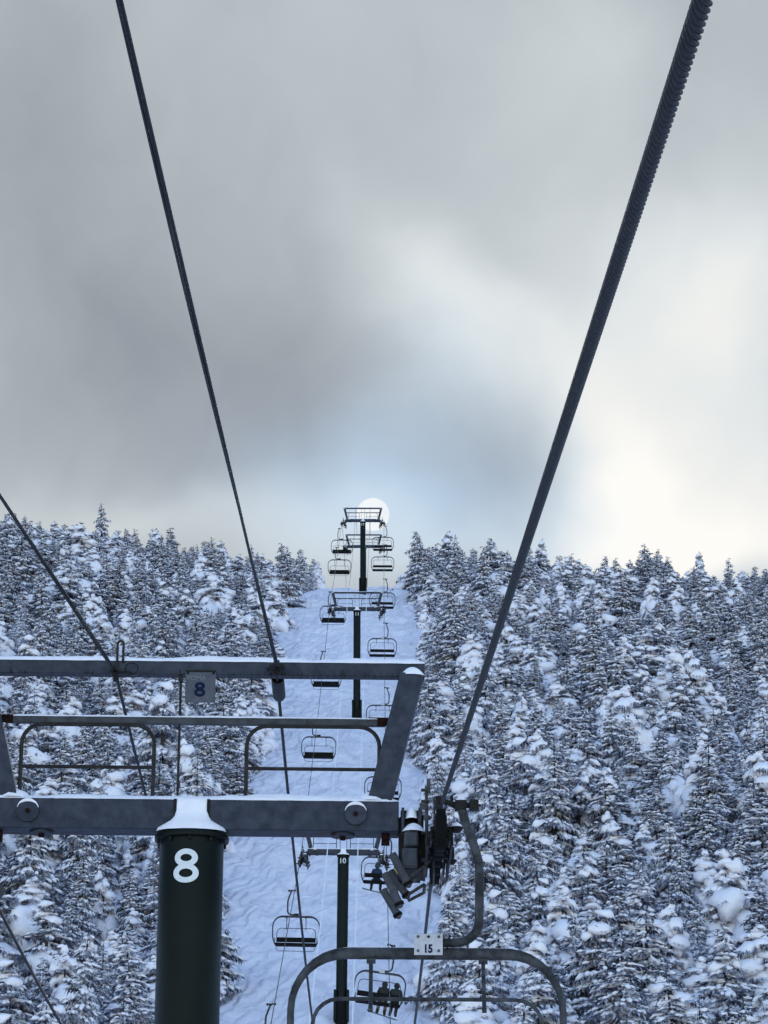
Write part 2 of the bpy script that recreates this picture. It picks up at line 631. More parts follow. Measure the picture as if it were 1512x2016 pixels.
def snow_mound(mb, cx, cy, z, rx, ry, h, n=14, seed=0.0, power=2.0):
    vs, fs = [], []
    rings = 5
    for i in range(rings + 1):
        q = i / rings
        for j in range(n):
            a = 2 * math.pi * j / n
            w = 1 + 0.10 * mnoise.noise((math.cos(a) * 1.3 + seed, math.sin(a) * 1.3, seed))
            vs.append((cx + rx * w * (1 - q) * math.cos(a), cy + ry * w * (1 - q) * math.sin(a), z + h * (1 - (1 - q) ** power)))
    for i in range(rings):
        for j in range(n):
            j2 = (j + 1) % n
            fs.append((i * n + j, i * n + j2, (i + 1) * n + j2, (i + 1) * n + j))
    mb.add(vs, fs)


# ------------------------------------------------------------------ numpy noise
_perm = np.random.RandomState(5).rand(256, 256)


def vnoise(x, y):
    xi, yi = np.floor(x).astype(int), np.floor(y).astype(int)
    fx, fy = x - xi, y - yi
    fx = fx * fx * (3 - 2 * fx)
    fy = fy * fy * (3 - 2 * fy)
    g = lambda i, j: _perm[i % 256, j % 256]
    a = g(xi, yi) * (1 - fx) + g(xi + 1, yi) * fx
    b = g(xi, yi + 1) * (1 - fx) + g(xi + 1, yi + 1) * fx
    return (a * (1 - fy) + b * fy) * 2 - 1


# ================================================================== the ground
# profile under the lift, metres along / above the optical axis
PROF = [(-400, -30), (-80, -14), (0, -9.6), (30, -11.8), (60, -19.5), (105, -28.5), (140, -26.4), (173, -24.35), (222, -19.9),
        (270, -15.45), (315, -11.7), (355, -8.45), (368, -7.85), (385, -9.2), (410, -14), (470, -34), (700, -150), (1500, -600)]
_py = np.array([d * CP - y * SP for d, y in PROF])
_pz = np.array([d * SP + y * CP for d, y in PROF])
_yy = np.arange(-300, 1200, 1.0)
_zz = np.interp(_yy, _py, _pz)
_k = np.hanning(17); _k /= _k.sum()
_zs = np.convolve(np.pad(_zz, 8, mode='edge'), _k, 'valid')


def ground(x, y, detail=True):
    x = np.asarray(x, dtype=float)
    y = np.asarray(y, dtype=float)
    z = np.interp(y, _yy, _zs)
    far = np.clip((y - 140) / 150, 0, 1)
    z = z + np.clip(-x - 9.5, 0, 60) * 0.14 * far - np.clip(x - 6, 0, 60) * 0.030 * far
    z = z + vnoise(x / 13 + 31, y / 17 + 9) * 0.5 * np.clip((np.abs(x + 2) - 6) / 6, 0, 1)
    if detail:
        on = np.clip((7.5 - np.abs(x + 2.7)) / 2.0, 0, 1)
        w = vnoise(x / 5.0 + 3, y / 9.0) * 2.5
        mog = vnoise((x + w) / 1.5, (y + w * 0.7) / 3.0) * 0.30 + vnoise((x - w) / 0.8 + 50, (y + x * 0.6) / 1.5 + 20) * 0.15
        mog += vnoise((x + y * 0.25) / 0.35 + 90, (y - x) / 1.4) * 0.06
        z = z + mog * (0.35 + 0.65 * on) + vnoise(x / 1.3, y / 1.6 + 77) * 0.10 * (1 - on)
    return z


xs = np.concatenate([np.linspace(-700, -70, 22), np.linspace(-64, -12, 40), np.arange(-11.5, 6.0, 0.16), np.linspace(6.5, 60, 40), np.linspace(66, 700, 22)])
ys = np.concatenate([np.linspace(-300, 130, 60), np.arange(132, 372, 0.33), np.linspace(373, 460, 60), np.linspace(470, 1180, 30)])
gx, gy = np.meshgrid(xs, ys)
gz = ground(gx, gy)
gv = np.stack([gx.ravel(), gy.ravel(), gz.ravel()], 1)
nx_, ny_ = len(xs), len(ys)
ii, jj = np.meshgrid(np.arange(nx_ - 1), np.arange(ny_ - 1))
a_ = (jj * nx_ + ii).ravel()
gf = np.stack([a_, a_ + 1, a_ + nx_ + 1, a_ + nx_], 1)
terrain = link('terrain', np_mesh('terrain', gv, [gf], [M['slope_snow']], smooth=True))
tag(terrain, 'snow-covered ski slope and mountainside with a mogulled lift line', kind='structure')


def gzf(x, y):
    return float(ground(np.array([x]), np.array([y]))[0])


# ================================================================== spruces
def ico(sub):
    import bmesh
    bm = bmesh.new()
    bmesh.ops.create_icosphere(bm, subdivisions=sub, radius=1.0)
    v = np.array([q.co[:] for q in bm.verts])
    f = np.array([[q.index for q in p.verts] for p in bm.faces])
    bm.free()
    return v, f


ICO1, ICO2 = ico(1), ico(2)


def scatter(unit, pos, yaw, pitch, scale, rs, jit, lump=0.0):
    """copies of a unit shape; rows of pos/yaw/pitch/scale are the copies"""
    uv, uf = unit
    n, k = len(pos), len(uv)
    if n == 0:
        return np.zeros((0, 3)), np.zeros((0, 3), int)
    v = np.repeat(uv[None], n, 0)
    v = v * (1 + rs.uniform(-jit, jit, (n, k, 1)))
    if lump:
        ph = rs.uniform(0, 6.28, (n, 1, 3))
        w = np.sin(v[:, :, 0:1] * 3.3 + ph[:, :, 0:1]) * np.sin(v[:, :, 1:2] * 3.9 + ph[:, :, 1:2]) + 0.6 * np.sin(v[:, :, 2:3] * 4.7 + v[:, :, 0:1] * 3.0 + ph[:, :, 2:3])
        v = v * (1 + lump * w)
    low = v[:, :, 2] < 0
    v[:, :, 2] = np.where(low, v[:, :, 2] * 0.45, v[:, :, 2])
    v = v * scale[:, None, :]
    # sag towards the outer end
    v[:, :, 2] -= 0.35 * np.clip(v[:, :, 0], 0, None) ** 2 / np.maximum(scale[:, None, 0], 1e-3)
    cp_, sp_ = np.cos(pitch)[:, None], np.sin(pitch)[:, None]
    x = v[:, :, 0] * cp_ - v[:, :, 2] * sp_
    z = v[:, :, 0] * sp_ + v[:, :, 2] * cp_
    cy_, sy_ = np.cos(yaw)[:, None], np.sin(yaw)[:, None]
    X = x * cy_ - v[:, :, 1] * sy_
    Y = x * sy_ + v[:, :, 1] * cy_
    out = np.stack([X, Y, z], 2) + pos[:, None, :]
    f = (uf[None] + (np.arange(n) * k)[:, None, None]).reshape(-1, uf.shape[1])
    return out.reshape(-1, 3), f


def spikes(pos, yaw, pitch, length, width, m, rs, spread=1.25):
    """m short needle sprays around every tuft"""
    n = len(pos) * m
    c = np.repeat(pos, m, 0) + rs.normal(0, 0.03, (n, 3))
    a = np.repeat(yaw, m) + rs.uniform(-spread, spread, n)
    p = np.repeat(pitch, m) + rs.uniform(-0.95, 0.35, n)
    L = np.repeat(length, m) * rs.uniform(0.55, 1.2, n)
    w = width * rs.uniform(0.6, 1.3, n)
    d = np.stack([np.cos(a) * np.cos(p), np.sin(a) * np.cos(p), np.sin(p)], 1)
    tw = rs.uniform(-0.6, 0.6, n)
    s = np.stack([-np.sin(a) * np.cos(tw), np.cos(a) * np.cos(tw), np.sin(tw)], 1) * w[:, None]
    mid = c + d * (L * 0.45)[:, None]
    tip = c + d * L[:, None]
    tip[:, 2] -= 0.12 * L
    v = np.stack([c, mid - s, tip, mid + s], 1).reshape(-1, 3)
    f = np.arange(n * 4).reshape(-1, 4)
    return v, f


def make_spruce(seed, H, R, dz=0.21, pad=1.0, heavy=0.0, sparse=1.0, lean=0.0, top_bare=0.08):
    rs = np.random.RandomState(seed)
    tp, ty, tpi, tl = [], [], [], []            # tufts
    bp, by, bpi, bs = [], [], [], []            # big snow pillows
    lx, ly = lean * math.cos(seed), lean * math.sin(seed)
    z = 0.10 * H
    hz = rs.uniform(0, 6.28)
    while z < H * 0.985:
        fr = z / H
        prof = (1 - fr) ** 0.95
        Lm = 1.12 * R * prof * (1.0 + 0.12 * math.sin(z * 4.1 + seed)) + 0.05
        nb = max(3, int(round((3 + 5.5 * prof) * sparse)))
        a0 = rs.uniform(0, 6.28)
        for k in range(nb):
            a = a0 + 6.2832 * k / nb + rs.uniform(-0.35, 0.35)
            L = Lm * rs.uniform(0.62, 1.18)
            dr = math.radians(-42 + 44 * fr + rs.uniform(-10, 10))
            hv = heavy * (0.35 + 0.9 * (0.5 + 0.5 * math.sin(a * 1.0 + hz + z * 1.7)))
            zc = z + rs.uniform(-1.0, 1.0) * dz
            if L > 0.28 and rs.rand() < hv:
                # a pillow of snow over the outer part of the bough
                s = L * 0.62
                pos = (lx * fr * fr + math.cos(a) * s * math.cos(dr), ly * fr * fr + math.sin(a) * s * math.cos(dr), zc + s * math.sin(dr) + 0.05)
                bp.append(pos); by.append(a); bpi.append(dr * 1.1 - rs.uniform(0.25, 0.6))
                w = rs.uniform(0.75, 1.3)
                bs.append((0.10 + L * 0.58 * rs.uniform(0.8, 1.2), (0.16 + 0.24 * L) * w, (0.14 + 0.17 * L) * w))
                nt = 7
                for q in range(nt):
                    sq = L * rs.uniform(0.5, 1.08)
                    da = rs.uniform(-0.5, 0.5)
                    tp.append((math.cos(a + da) * sq * math.cos(dr), math.sin(a + da) * sq * math.cos(dr), zc + sq * math.sin(dr) - 0.04))
                    ty.append(a + da); tpi.append(dr - 0.5); tl.append(-1.0)
                continue
            s = max(0.12, 0.22 * L)
            while s < L:
                wid = 0.42 * min(s, (L - s) * 1.3 + 0.12)
                side = max(1, int(round(wid * 2 / 0.15)))
                for q in range(side):
                    off = (q - (side - 1) / 2) * 0.15 + rs.uniform(-0.05, 0.05)
                    drop = dr - 0.35 * (s / max(L, 0.2)) ** 2 + (0.25 if s > 0.85 * L else 0)
                    px_, py_ = s * math.cos(dr), off
                    tp.append((lx * fr * fr + math.cos(a) * px_ - math.sin(a) * py_, ly * fr * fr + math.sin(a) * px_ + math.cos(a) * py_,
                               zc + s * math.sin(dr) - 0.10 * s * s / max(L, 0.3) - abs(off) * 0.25 + rs.uniform(-0.03, 0.03)))
                    ty.append(a + off / max(s, 0.2) * 0.9)
                    tpi.append(drop)
                    tl.append(rs.uniform(0.75, 1.25))
                s += rs.uniform(0.13, 0.19)
        z += dz * rs.uniform(0.8, 1.2) * (0.65 + 0.35 * prof)
    tp, ty, tpi, tl = np.array(tp), np.array(ty), np.array(tpi), np.array(tl)
    snowy = tl > 0
    # snow on each tuft
    sz = np.abs(tl)
    keep = snowy & (rs.rand(len(tl)) < 0.74) & (tp[:, 2] < H * (1 - top_bare * rs.uniform(0.2, 1.6, len(tl))))
    n = keep.sum()
    sc = np.stack([rs.uniform(0.11, 0.23, n), rs.uniform(0.055, 0.10, n), rs.uniform(0.055, 0.105, n)], 1) * (sz[keep] * pad)[:, None]
    v1, f1 = scatter(ICO1, tp[keep] + np.array([0, 0, 0.035]), ty[keep], tpi[keep], sc, rs, 0.16)
    if bp:
        v2, f2 = scatter(ICO2, np.array(bp), np.array(by), np.array(bpi), np.array(bs), rs, 0.06, 0.27)
    else:
        v2, f2 = np.zeros((0, 3)), np.zeros((0, 3), int)
    # crown cap
    if heavy > 0.25:
        cpz = np.array([[lx, ly, H * 0.93], [lx * .9, ly * .9, H * 0.86]])
        v3, f3 = scatter(ICO2, cpz, np.array([0.4, 2.0]), np.array([0.0, 0.0]), np.array([[.16, .15, .26], [.25, .22, .2]]), rs, 0.08)
        f2 = np.concatenate([f2, f3 + len(v2)]); v2 = np.concatenate([v2, v3])
    sv = np.concatenate([v1, v2]); sf = np.concatenate([f1, f2 + len(v1)])
    # needles
    nv, nf = spikes(tp, ty, tpi, np.where(snowy, 0.22, 0.30) * np.where(snowy, sz, 1.0), 0.027, 9, rs)
    # leader
    ld, lf = spikes(np.array([[lx, ly, H * q] for q in (0.90, 0.93, 0.96, 0.985)]), rs.uniform(0, 6, 4), np.full(4, 0.55), np.array([.24, .2, .16, .13]), 0.02, 9, rs, 3.14)
    nv2 = np.concatenate([nv, ld]); nf2 = np.concatenate([nf, lf + len(nv)])
    t = MB()
    t.tube([(0, 0, -0.6), (0, 0, 0), (lx * .25, ly * .25, H * .5), (lx, ly, H * 1.0)], [0.022 * H, 0.02 * H, 0.012 * H, 0.004], 6)
    return t, (nv2, nf2), (sv, sf), H, R


def make_shrub(seed, H, R):
    """bare birch-like shrub: forked twigs with a little rime"""
    rs = np.random.RandomState(seed)
    t = MB()
    tips = []

    def grow(p, d, L, r, lev):
        q = p + d * L
        mid = p + d * (L * 0.5) + Vector((rs.normal(0, .04 * L), rs.normal(0, .04 * L), 0))
        t.tube([p, mid, q], [r, r * 0.8, r * 0.6], 4, False)
        tips.append(((p + q) / 2, d, L))
        if lev >= 4:
            return
        for _ in range(3 if lev < 3 else 4):
            nd = (d + Vector((rs.normal(0, .42), rs.normal(0, .42), rs.normal(0.05, .25)))).normalized()
            grow(p + d * L * rs.uniform(0.45, 1.0), nd, L * rs.uniform(0.5, 0.75), r * 0.58, lev + 1)
    for k in range(3):
        grow(Vector((rs.normal(0, .1), rs.normal(0, .1), -0.2)), Vector((rs.normal(0, .22), rs.normal(0, .22), 1)).normalized(), H * 0.38, 0.022, 1)
    pos = np.array([p[:] for p, d, L in tips]); keep = rs.rand(len(pos)) < 0.45
    n = keep.sum()
    yaw = np.array([math.atan2(d.y, d.x) for p, d, L in tips])[keep]
    pit = np.array([math.asin(max(-1, min(1, d.z))) for p, d, L in tips])[keep]
    ln = np.array([L for p, d, L in tips])[keep]
    sc = np.stack([ln * 0.42, rs.uniform(0.012, 0.03, n), rs.uniform(0.012, 0.028, n)], 1)
    sv, sf = scatter(ICO1, pos[keep] + np.array([0, 0, .02]), yaw, pit, sc, rs, 0.1)
    return t, None, (sv, sf), H, R


def add_tip(me, start, n):
    vals = np.zeros(len(me.vertices), np.float32)
    vals[start:start + n] = np.tile(np.array([0.0, 0.45, 1.0, 0.45], np.float32), n // 4)
    at_ = me.attributes.new('tip', 'FLOAT', 'POINT')
    at_.data.foreach_set('value', vals)


VARS = []   # (name, descriptor, trunk mesh, crown mesh or None, snow mesh, height, radius)


def reg(name, desc, parts):
    t, nd, sn, H, R = parts
    tm = t.mesh('trunk_' + name, 'bark' if nd else 'twig')
    cm = np_mesh('crown_' + name, nd[0], [nd[1]], [M['needle']]) if nd else None
    if cm:
        add_tip(cm, 0, len(cm.vertices))
    sm = np_mesh('snow_' + name, sn[0], [sn[1]], [M['snow']], smooth=True)
    VARS.append((name, desc, tm, cm, sm, H, R))


def make_ghost(seed, H, R):
    """young spruce all but buried: a lumpy cone of snow with a few dark sprays"""
    rs = np.random.RandomState(seed)
    P_, S_, Y_ = [], [], []
    for k in range(15):
        fr = (k + 0.5) / 15
        r = R * (1 - fr) ** 0.8
        for q in range(max(1, int(6 * (1 - fr)))):
            a = rs.uniform(0, 6.28)
            P_.append((math.cos(a) * r * 0.62, math.sin(a) * r * 0.62, fr * H))
            Y_.append(a)
            S_.append((0.16 + 0.30 * r, 0.13 + 0.26 * r, 0.13 + 0.26 * r))
    P_, S_, Y_ = np.array(P_), np.array(S_) * rs.uniform(0.75, 1.2, (len(S_), 1)), np.array(Y_)
    sv, sf = scatter(ICO2, P_, Y_, np.full(len(Y_), -0.75), S_, rs, 0.06, 0.27)
    tp = P_ * np.array([1.35, 1.35, 1.0]) - np.array([0, 0, 0.12])
    nv, nf = spikes(tp, Y_, np.full(len(Y_), -0.7), np.full(len(Y_), 0.34), 0.035, 9, rs)
    t = MB()
    t.tube([(0, 0, -0.5), (0, 0, H * .5), (0, 0, H * 0.9)], [0.05, 0.04, 0.01], 6)
    return t, (nv, nf), (sv, sf), H, R


SLIM, BROAD, HEAVY, GHOST = 'slender rime-dusted spruce', 'broad snow-flecked spruce', 'pillow-laden spruce', 'snow-buried small spruce'
reg('slim_a', SLIM, make_spruce(11, 5.4, 1.25, dz=0.26, pad=0.85))
reg('slim_b', SLIM, make_spruce(12, 6.0, 1.35, dz=0.28, pad=0.8, lean=0.15))
reg('slim_c', SLIM, make_spruce(13, 4.6, 1.2, dz=0.25, pad=0.9))
reg('broad_a', BROAD, make_spruce(14, 5.2, 1.75, dz=0.30, pad=0.95, heavy=0.10))
reg('broad_b', BROAD, make_spruce(15, 4.4, 1.6, dz=0.29, pad=1.0, heavy=0.16, lean=0.2))
reg('heavy_a', HEAVY, make_spruce(16, 5.2, 1.6, dz=0.34, pad=1.1, heavy=0.60, lean=0.3))
reg('heavy_b', HEAVY, make_spruce(17, 4.1, 1.6, dz=0.34, pad=1.2, heavy=0.75, lean=0.35))
reg('heavy_c', HEAVY, make_spruce(18, 4.6, 1.4, dz=0.32, pad=1.1, heavy=0.5))
reg('ghost_a', GHOST, make_ghost(20, 3.4, 1.15))
reg('ghost_b', GHOST, make_ghost(21, 2.4, 1.05))
reg('shrub_a', 'bare twiggy shrub', make_shrub(31, 3.2, 1.0))
reg('shrub_b', 'bare twiggy shrub', make_shrub(32, 2.6, 0.9))

# ---- where they stand
rt = np.random.RandomState(3)
cand = []
_cells = {}
for _ in range(42000):                       # scattered at random, never closer than a bough's length
    x, y = rt.uniform(-78, 78), rt.uniform(100, 432)
    dm = 1.1 + 1.1 * rt.rand() ** 0.7
    kx, ky = int(x // 2.4), int(y // 2.4)
    if all((x - q[0]) ** 2 + (y - q[1]) ** 2 > dm * dm for a in (-1, 0, 1) for b in (-1, 0, 1) for q in _cells.get((kx + a, ky + b), ())):
        _cells.setdefault((kx, ky), []).append((x, y))
        cand.append((x, y))
cand = np.array(cand)
cz = ground(cand[:, 0], cand[:, 1], False)
wig = vnoise(cand[:, 1] / 11, cand[:, 1] * 0 + 3) * 1.2
top_in = np.clip((cand[:, 1] - 325) / 22, 0, 1)
left_edge = -9.4 + wig + 2.3 * top_in
right_edge = 3.1 - wig * 0.8 + 0.1 * top_in
okm = (cand[:, 0] < left_edge) | (cand[:, 0] > right_edge)
dens = vnoise(cand[:, 0] / 5 + 11, cand[:, 1] / 6 + 4)
okm &= rt.rand(len(cand)) < 0.90 + 0.12 * dens
edge = np.minimum(np.abs(cand[:, 0] - left_edge), np.abs(cand[:, 0] - right_edge)) < 1.9
TREES = []
w_int = np.array([2.0, 1.7, 2.0, 1.9, 1.8, 0.9, 0.9, 1.1, 0.35, 0.4, 0.4, 0.4]); w_int /= w_int.sum()
w_edge = np.array([1.3, 1.0, 1.3, 1.3, 1.3, 1.0, .8, 1.0, .3, .3, .15, .15]); w_edge /= w_edge.sum()
hn = vnoise(cand[:, 0] / 7 + 71, cand[:, 1] / 9 + 15)
for i in np.nonzero(okm)[0]:
    x, y = cand[i]
    z = float(cz[i])
    vi = int(rt.choice(len(VARS), p=w_edge if edge[i] else w_int))
    H = VARS[vi][5]
    s = (0.62 + 0.85 * rt.rand() ** 1.4) * (1 + 0.22 * hn[i]) * 1.12
    s *= 0.98 - 0.30 * min(1.0, max(0.0, (y - 190) / 160))
    if y > 325 and 2.5 < x < 13:
        s *= 1.0 + 0.62 * (13 - x) / 10.5
    if y > 325 and -14 < x < -5:
        s *= 1.04
    rz = rt.uniform(0, 6.28)
    tx, ty_ = rt.normal(0, .055), rt.normal(0, .055)
    wx = rt.uniform(0.92, 1.38)
    zs = rt.uniform(0.68, 0.98)
    px_, py_, D = proj((x, y, z))
    pxt, pyt, _ = proj((x, y, z + H * s * zs))
    if D > 400 or px_ < -1100 or px_ > 2600 or pyt > 2240:
        continue
    TREES.append([x, y, z - 0.15, vi, s, rz, tx, ty_, px_, py_, pyt, D, VARS[vi][6] * s * F / D, bool(edge[i]), wx, zs])
TREES.sort(key=lambda t: t[11])
# rough visibility, near to far, on a quarter-size grid
zb = np.full((504, 378), -1, int)
# ground hides what stands behind the crest
for n_, t in enumerate(TREES):
    y0, y1 = max(0, int(t[10] / 4)), min(503, int(t[9] / 4))
    for yy in range(y0, y1 + 1):
        q = (yy - t[10] / 4) / max(1, (t[9] - t[10]) / 4)
        hw = t[12] / 4 * q * 0.85
        a, b = max(0, int(t[8] / 4 - hw)), min(377, int(t[8] / 4 + hw))
        if b >= a:
            row = zb[yy, a:b + 1]
            row[row < 0] = n_
ids, cnt = np.unique(zb[zb >= 0], return_counts=True)
order = ids[np.argsort(-cnt)]
singles = set(int(q) for q in order[:300])
print('trees', len(TREES), 'visible', len(ids))


ROWS = ((1075, 'tip against the sky'), (1135, 'level with the summit tower'), (1190, 'level with tower eleven frame'), (1250, 'level with tower eleven crossarm'),
        (1300, 'level with tower eleven pole'), (1370, 'level with the frame beam'), (1440, 'level with the guard rail'), (1560, 'level with the handrail bar'),
        (1665, 'level with the near crossarm'), (1780, 'level with the painted eight'), (1890, 'level with the chair plate'), (9999, 'at the bottom edge'))
COLS = ((120, 'by left border'), (330, 'in mid left forest'), (470, 'above the near pole'), (700, 'left of the lift line'),
        (910, 'right of the lift line'), (1090, 'right of the haul rope'), (1310, 'in mid right forest'), (9999, 'by right border'))
ORD = ('leftmost', 'second from left', 'third from left', 'fourth from left', 'fifth from left', 'sixth from left', 'seventh from left', 'eighth from left', 'ninth from left', 'tenth from left', 'eleventh from left', 'twelfth from left', 'thirteenth from left', 'fourteenth from left', 'fifteenth from left')


def tree_cell(t):
    return (VARS[t[3]][1], next(n for y, n in ROWS if t[10] < y), next(n for x, n in COLS if t[8] < x))


cells = {}
for q in sorted(singles, key=lambda q: TREES[q][8]):
    cells.setdefault(tree_cell(TREES[q]), []).append(q)


def tree_label(n_):
    t = TREES[n_]
    c = tree_cell(t)
    k = cells[c]
    lb = '%s %s, %s' % c
    if len(k) > 1:
        lb += ', ' + ORD[min(k.index(n_), len(ORD) - 1)]
    return lb, 'trees of the %s forest' % ('left' if t[8] < 700 else 'right')


stuff_pts = []
for n_, t in enumerate(TREES):
    if n_ not in singles:
        stuff_pts.append(t)
        continue
    name, desc, tm, cm, sm, H, R = VARS[t[3]]
    root = empty('snowy_shrub' if cm is None else 'spruce_tree', (t[0], t[1], t[2]), (t[6], t[7], t[5]))
    root.scale = (t[4] * t[14], t[4] * t[14], t[4] * t[15])
    lb, gp = tree_label(n_)
    tag(root, lb, 'shrub' if cm is None else 'tree', gp)
    link('branches' if cm is None else 'trunk', tm, root)
    if cm is not None:
        link('crown', cm, root)
    link('snow_clumps', sm, root)

# the rest of the wood as one mass
pc = bpy.data.collections.new('tree_kinds')
for (name, desc, tm, cm, sm, H, R) in VARS:
    vs_, fs_, fm_ = [], [], []
    off = 0
    for k, me in enumerate([tm] + ([cm] if cm else []) + [sm]):
        nv_ = len(me.vertices)
        co = np.empty(nv_ * 3, np.float32); me.vertices.foreach_get('co', co)
        vs_.append(co.reshape(-1, 3))
        for p in me.polygons:
            pass
        li = np.empty(len(me.loops), np.int32); me.loops.foreach_get('vertex_index', li)
        ls = np.empty(len(me.polygons), np.int32); me.polygons.foreach_get('loop_total', ls)
        for c in (3, 4, 6):
            pass
        # triangles and quads only
        st = np.concatenate([[0], np.cumsum(ls)[:-1]])
        for c in (3, 4):
            idx = np.nonzero(ls == c)[0]
            if len(idx):
                fs_.append((li[(st[idx][:, None] + np.arange(c)[None])] + off))
                fm_.append(np.full(len(idx), k))
        off += nv_
    mts = [tm.materials[0]] + ([cm.materials[0]] if cm else []) + [sm.materials[0]]
    me = np_mesh('kind_' + name, np.concatenate(vs_), fs_, mts, smooth=True, fmat=np.concatenate(fm_))
    if cm:
        add_tip(me, len(tm.vertices), len(cm.vertices))
    pc.objects.link(bpy.data.objects.new('%02d_kind' % len(pc.objects), me))

pm = bpy.data.meshes.new('forest_points')
pm.from_pydata([(t[0], t[1], t[2]) for t in stuff_pts], [], [])
for an, dt, vals in (('kind_index', 'INT', [t[3] for t in stuff_pts]), ('turn', 'FLOAT', [t[5] for t in stuff_pts]), ('lean_x', 'FLOAT', [t[6] for t in stuff_pts]), ('lean_y', 'FLOAT', [t[7] for t in stuff_pts])):
    at = pm.attributes.new(an, dt, 'POINT')
    at.data.foreach_set('value', vals)
at = pm.attributes.new('size', 'FLOAT_VECTOR', 'POINT')
at.data.foreach_set('vector', [q for t in stuff_pts for q in (t[4] * t[14], t[4] * t[14], t[4] * t[15])])
forest = link('forest', pm)
tag(forest, 'dense snow-covered spruce wood filling both sides of the slope', kind='stuff')
ng = bpy.data.node_groups.new('plant_wood', 'GeometryNodeTree')
ng.interface.new_socket('Geometry', in_out='INPUT', socket_type='NodeSocketGeometry')
ng.interface.new_socket('Geometry', in_out='OUTPUT', socket_type='NodeSocketGeometry')
gi = ng.nodes.new('NodeGroupInput'); go = ng.nodes.new('NodeGroupOutput')
iop = ng.nodes.new('GeometryNodeInstanceOnPoints')
ci = ng.nodes.new('GeometryNodeCollectionInfo')
ci.inputs['Collection'].default_value = pc
ci.inputs['Separate Children'].default_value = True
ci.inputs['Reset Children'].default_value = True


def named(n, dt):
    a = ng.nodes.new('GeometryNodeInputNamedAttribute')
    a.data_type = dt
    a.inputs['Name'].default_value = n
    return a.outputs['Attribute']


ng.links.new(gi.outputs[0], iop.inputs['Points'])
ng.links.new(ci.outputs[0], iop.inputs['Instance'])
iop.inputs['Pick Instance'].default_value = True
ng.links.new(named('kind_index', 'INT'), iop.inputs['Instance Index'])
cx_ = ng.nodes.new('ShaderNodeCombineXYZ')
ng.links.new(named('turn', 'FLOAT'), cx_.inputs[2])
e2r = ng.nodes.new('FunctionNodeEulerToRotation')
ng.links.new(cx_.outputs[0], e2r.inputs[0])
ng.links.new(e2r.outputs[0], iop.inputs['Rotation'])
ng.links.new(named('lean_x', 'FLOAT'), cx_.inputs[0])
ng.links.new(named('lean_y', 'FLOAT'), cx_.inputs[1])
ng.links.new(named('size', 'FLOAT_VECTOR'), iop.inputs['Scale'])
ng.links.new(iop.outputs[0], go.inputs[0])
md = forest.modifiers.new('wood', 'NODES')
md.node_group = ng

#@@LIFT@@
# ================================================================== the lift: rope line
def lerp_pts(pts, d):
    return float(np.interp(d, [p[0] for p in pts], [p[1] for p in pts]))


XR = [(-20, 0.517), (28.5, 0.456), (31.5, 0.452), (110, 0.27), (173, 0.13), (270, 0.0), (358, 0.0), (378, 0.0), (440, 0.0)]
XL = [(-20, -3.72), (30, -3.69), (110, -3.9), (173, -4.05), (270, -4.13), (358, -4.24), (378, -4.25), (440, -4.25)]


def rope_y(d, side):
    if d <= 28.5:
        return 0.78 - 0.136 * (d - 5.4)
    y285 = 0.78 - 0.136 * 23.1
    if d <= 31.5:
        u = d - 28.5
        return y285 - 0.136 * u - 0.019 * u * u
    y315 = y285 - 0.136 * 3 - 0.019 * 9
    y110 = -19.3 if side > 0 else -18.1
    if d <= 110:
        u = d - 31.5
        k = 0.25 if side > 0 else 0.33
        c = (y110 - y315 + k * 78.5) / 78.5 ** 2
        return y315 - k * u + c * u * u
    t10 = -16.9 if side > 0 else -16.75
    seg = [(110, y110, 0.0), (173, t10, 0.0), (270, -7.25, 0.45), (358, -0.87, 0.25), (378, -3.7, 0.03), (440, -16.0, 0.1)]
    for (a, ya, _), (b, yb, s) in zip(seg[:-1], seg[1:]):
        if d <= b:
            u = (d - a) / (b - a)
            return ya + (yb - ya) * u - 4 * s * u * (1 - u)
    return -16.0


def rope_pt(d, side):
    return CW(lerp_pts(XR if side > 0 else XL, d), d, rope_y(d, side))


def frames(pts):
    t = np.gradient(pts, axis=0)
    t /= np.linalg.norm(t, axis=1)[:, None]
    a = np.cross(t, np.array([1.0, 0, 0])); a /= np.linalg.norm(a, axis=1)[:, None]
    b = np.cross(t, a)
    return t, a, b


def strands(pts, r, lay, k=6, n=7, phase=0.0):
    """a laid wire rope: k strands twisted round each other"""
    t, a, b = frames(pts)
    s = np.concatenate([[0], np.cumsum(np.linalg.norm(np.diff(pts, axis=0), axis=1))])
    V, Fc = [], []
    rs_, hr = r * 0.345, r * 0.69
    off = 0
    for q in range(k):
        th = -2 * math.pi * s / lay + 2 * math.pi * q / k + phase
        c = pts + a * (np.cos(th) * hr)[:, None] + b * (np.sin(th) * hr)[:, None]
        ang_ = np.arange(n) * 2 * math.pi / n
        ring = c[:, None, :] + rs_ * (np.cos(ang_)[None, :, None] * a[:, None, :] + np.sin(ang_)[None, :, None] * b[:, None, :])
        V.append(ring.reshape(-1, 3))
        m = len(pts)
        i, j = np.meshgrid(np.arange(m - 1), np.arange(n), indexing='ij')
        j2 = (j + 1) % n
        Fc.append(np.stack([i * n + j, i * n + j2, (i + 1) * n + j2, (i + 1) * n + j], 2).reshape(-1, 4) + off)
        off += m * n
    return np.concatenate(V), np.concatenate(Fc)


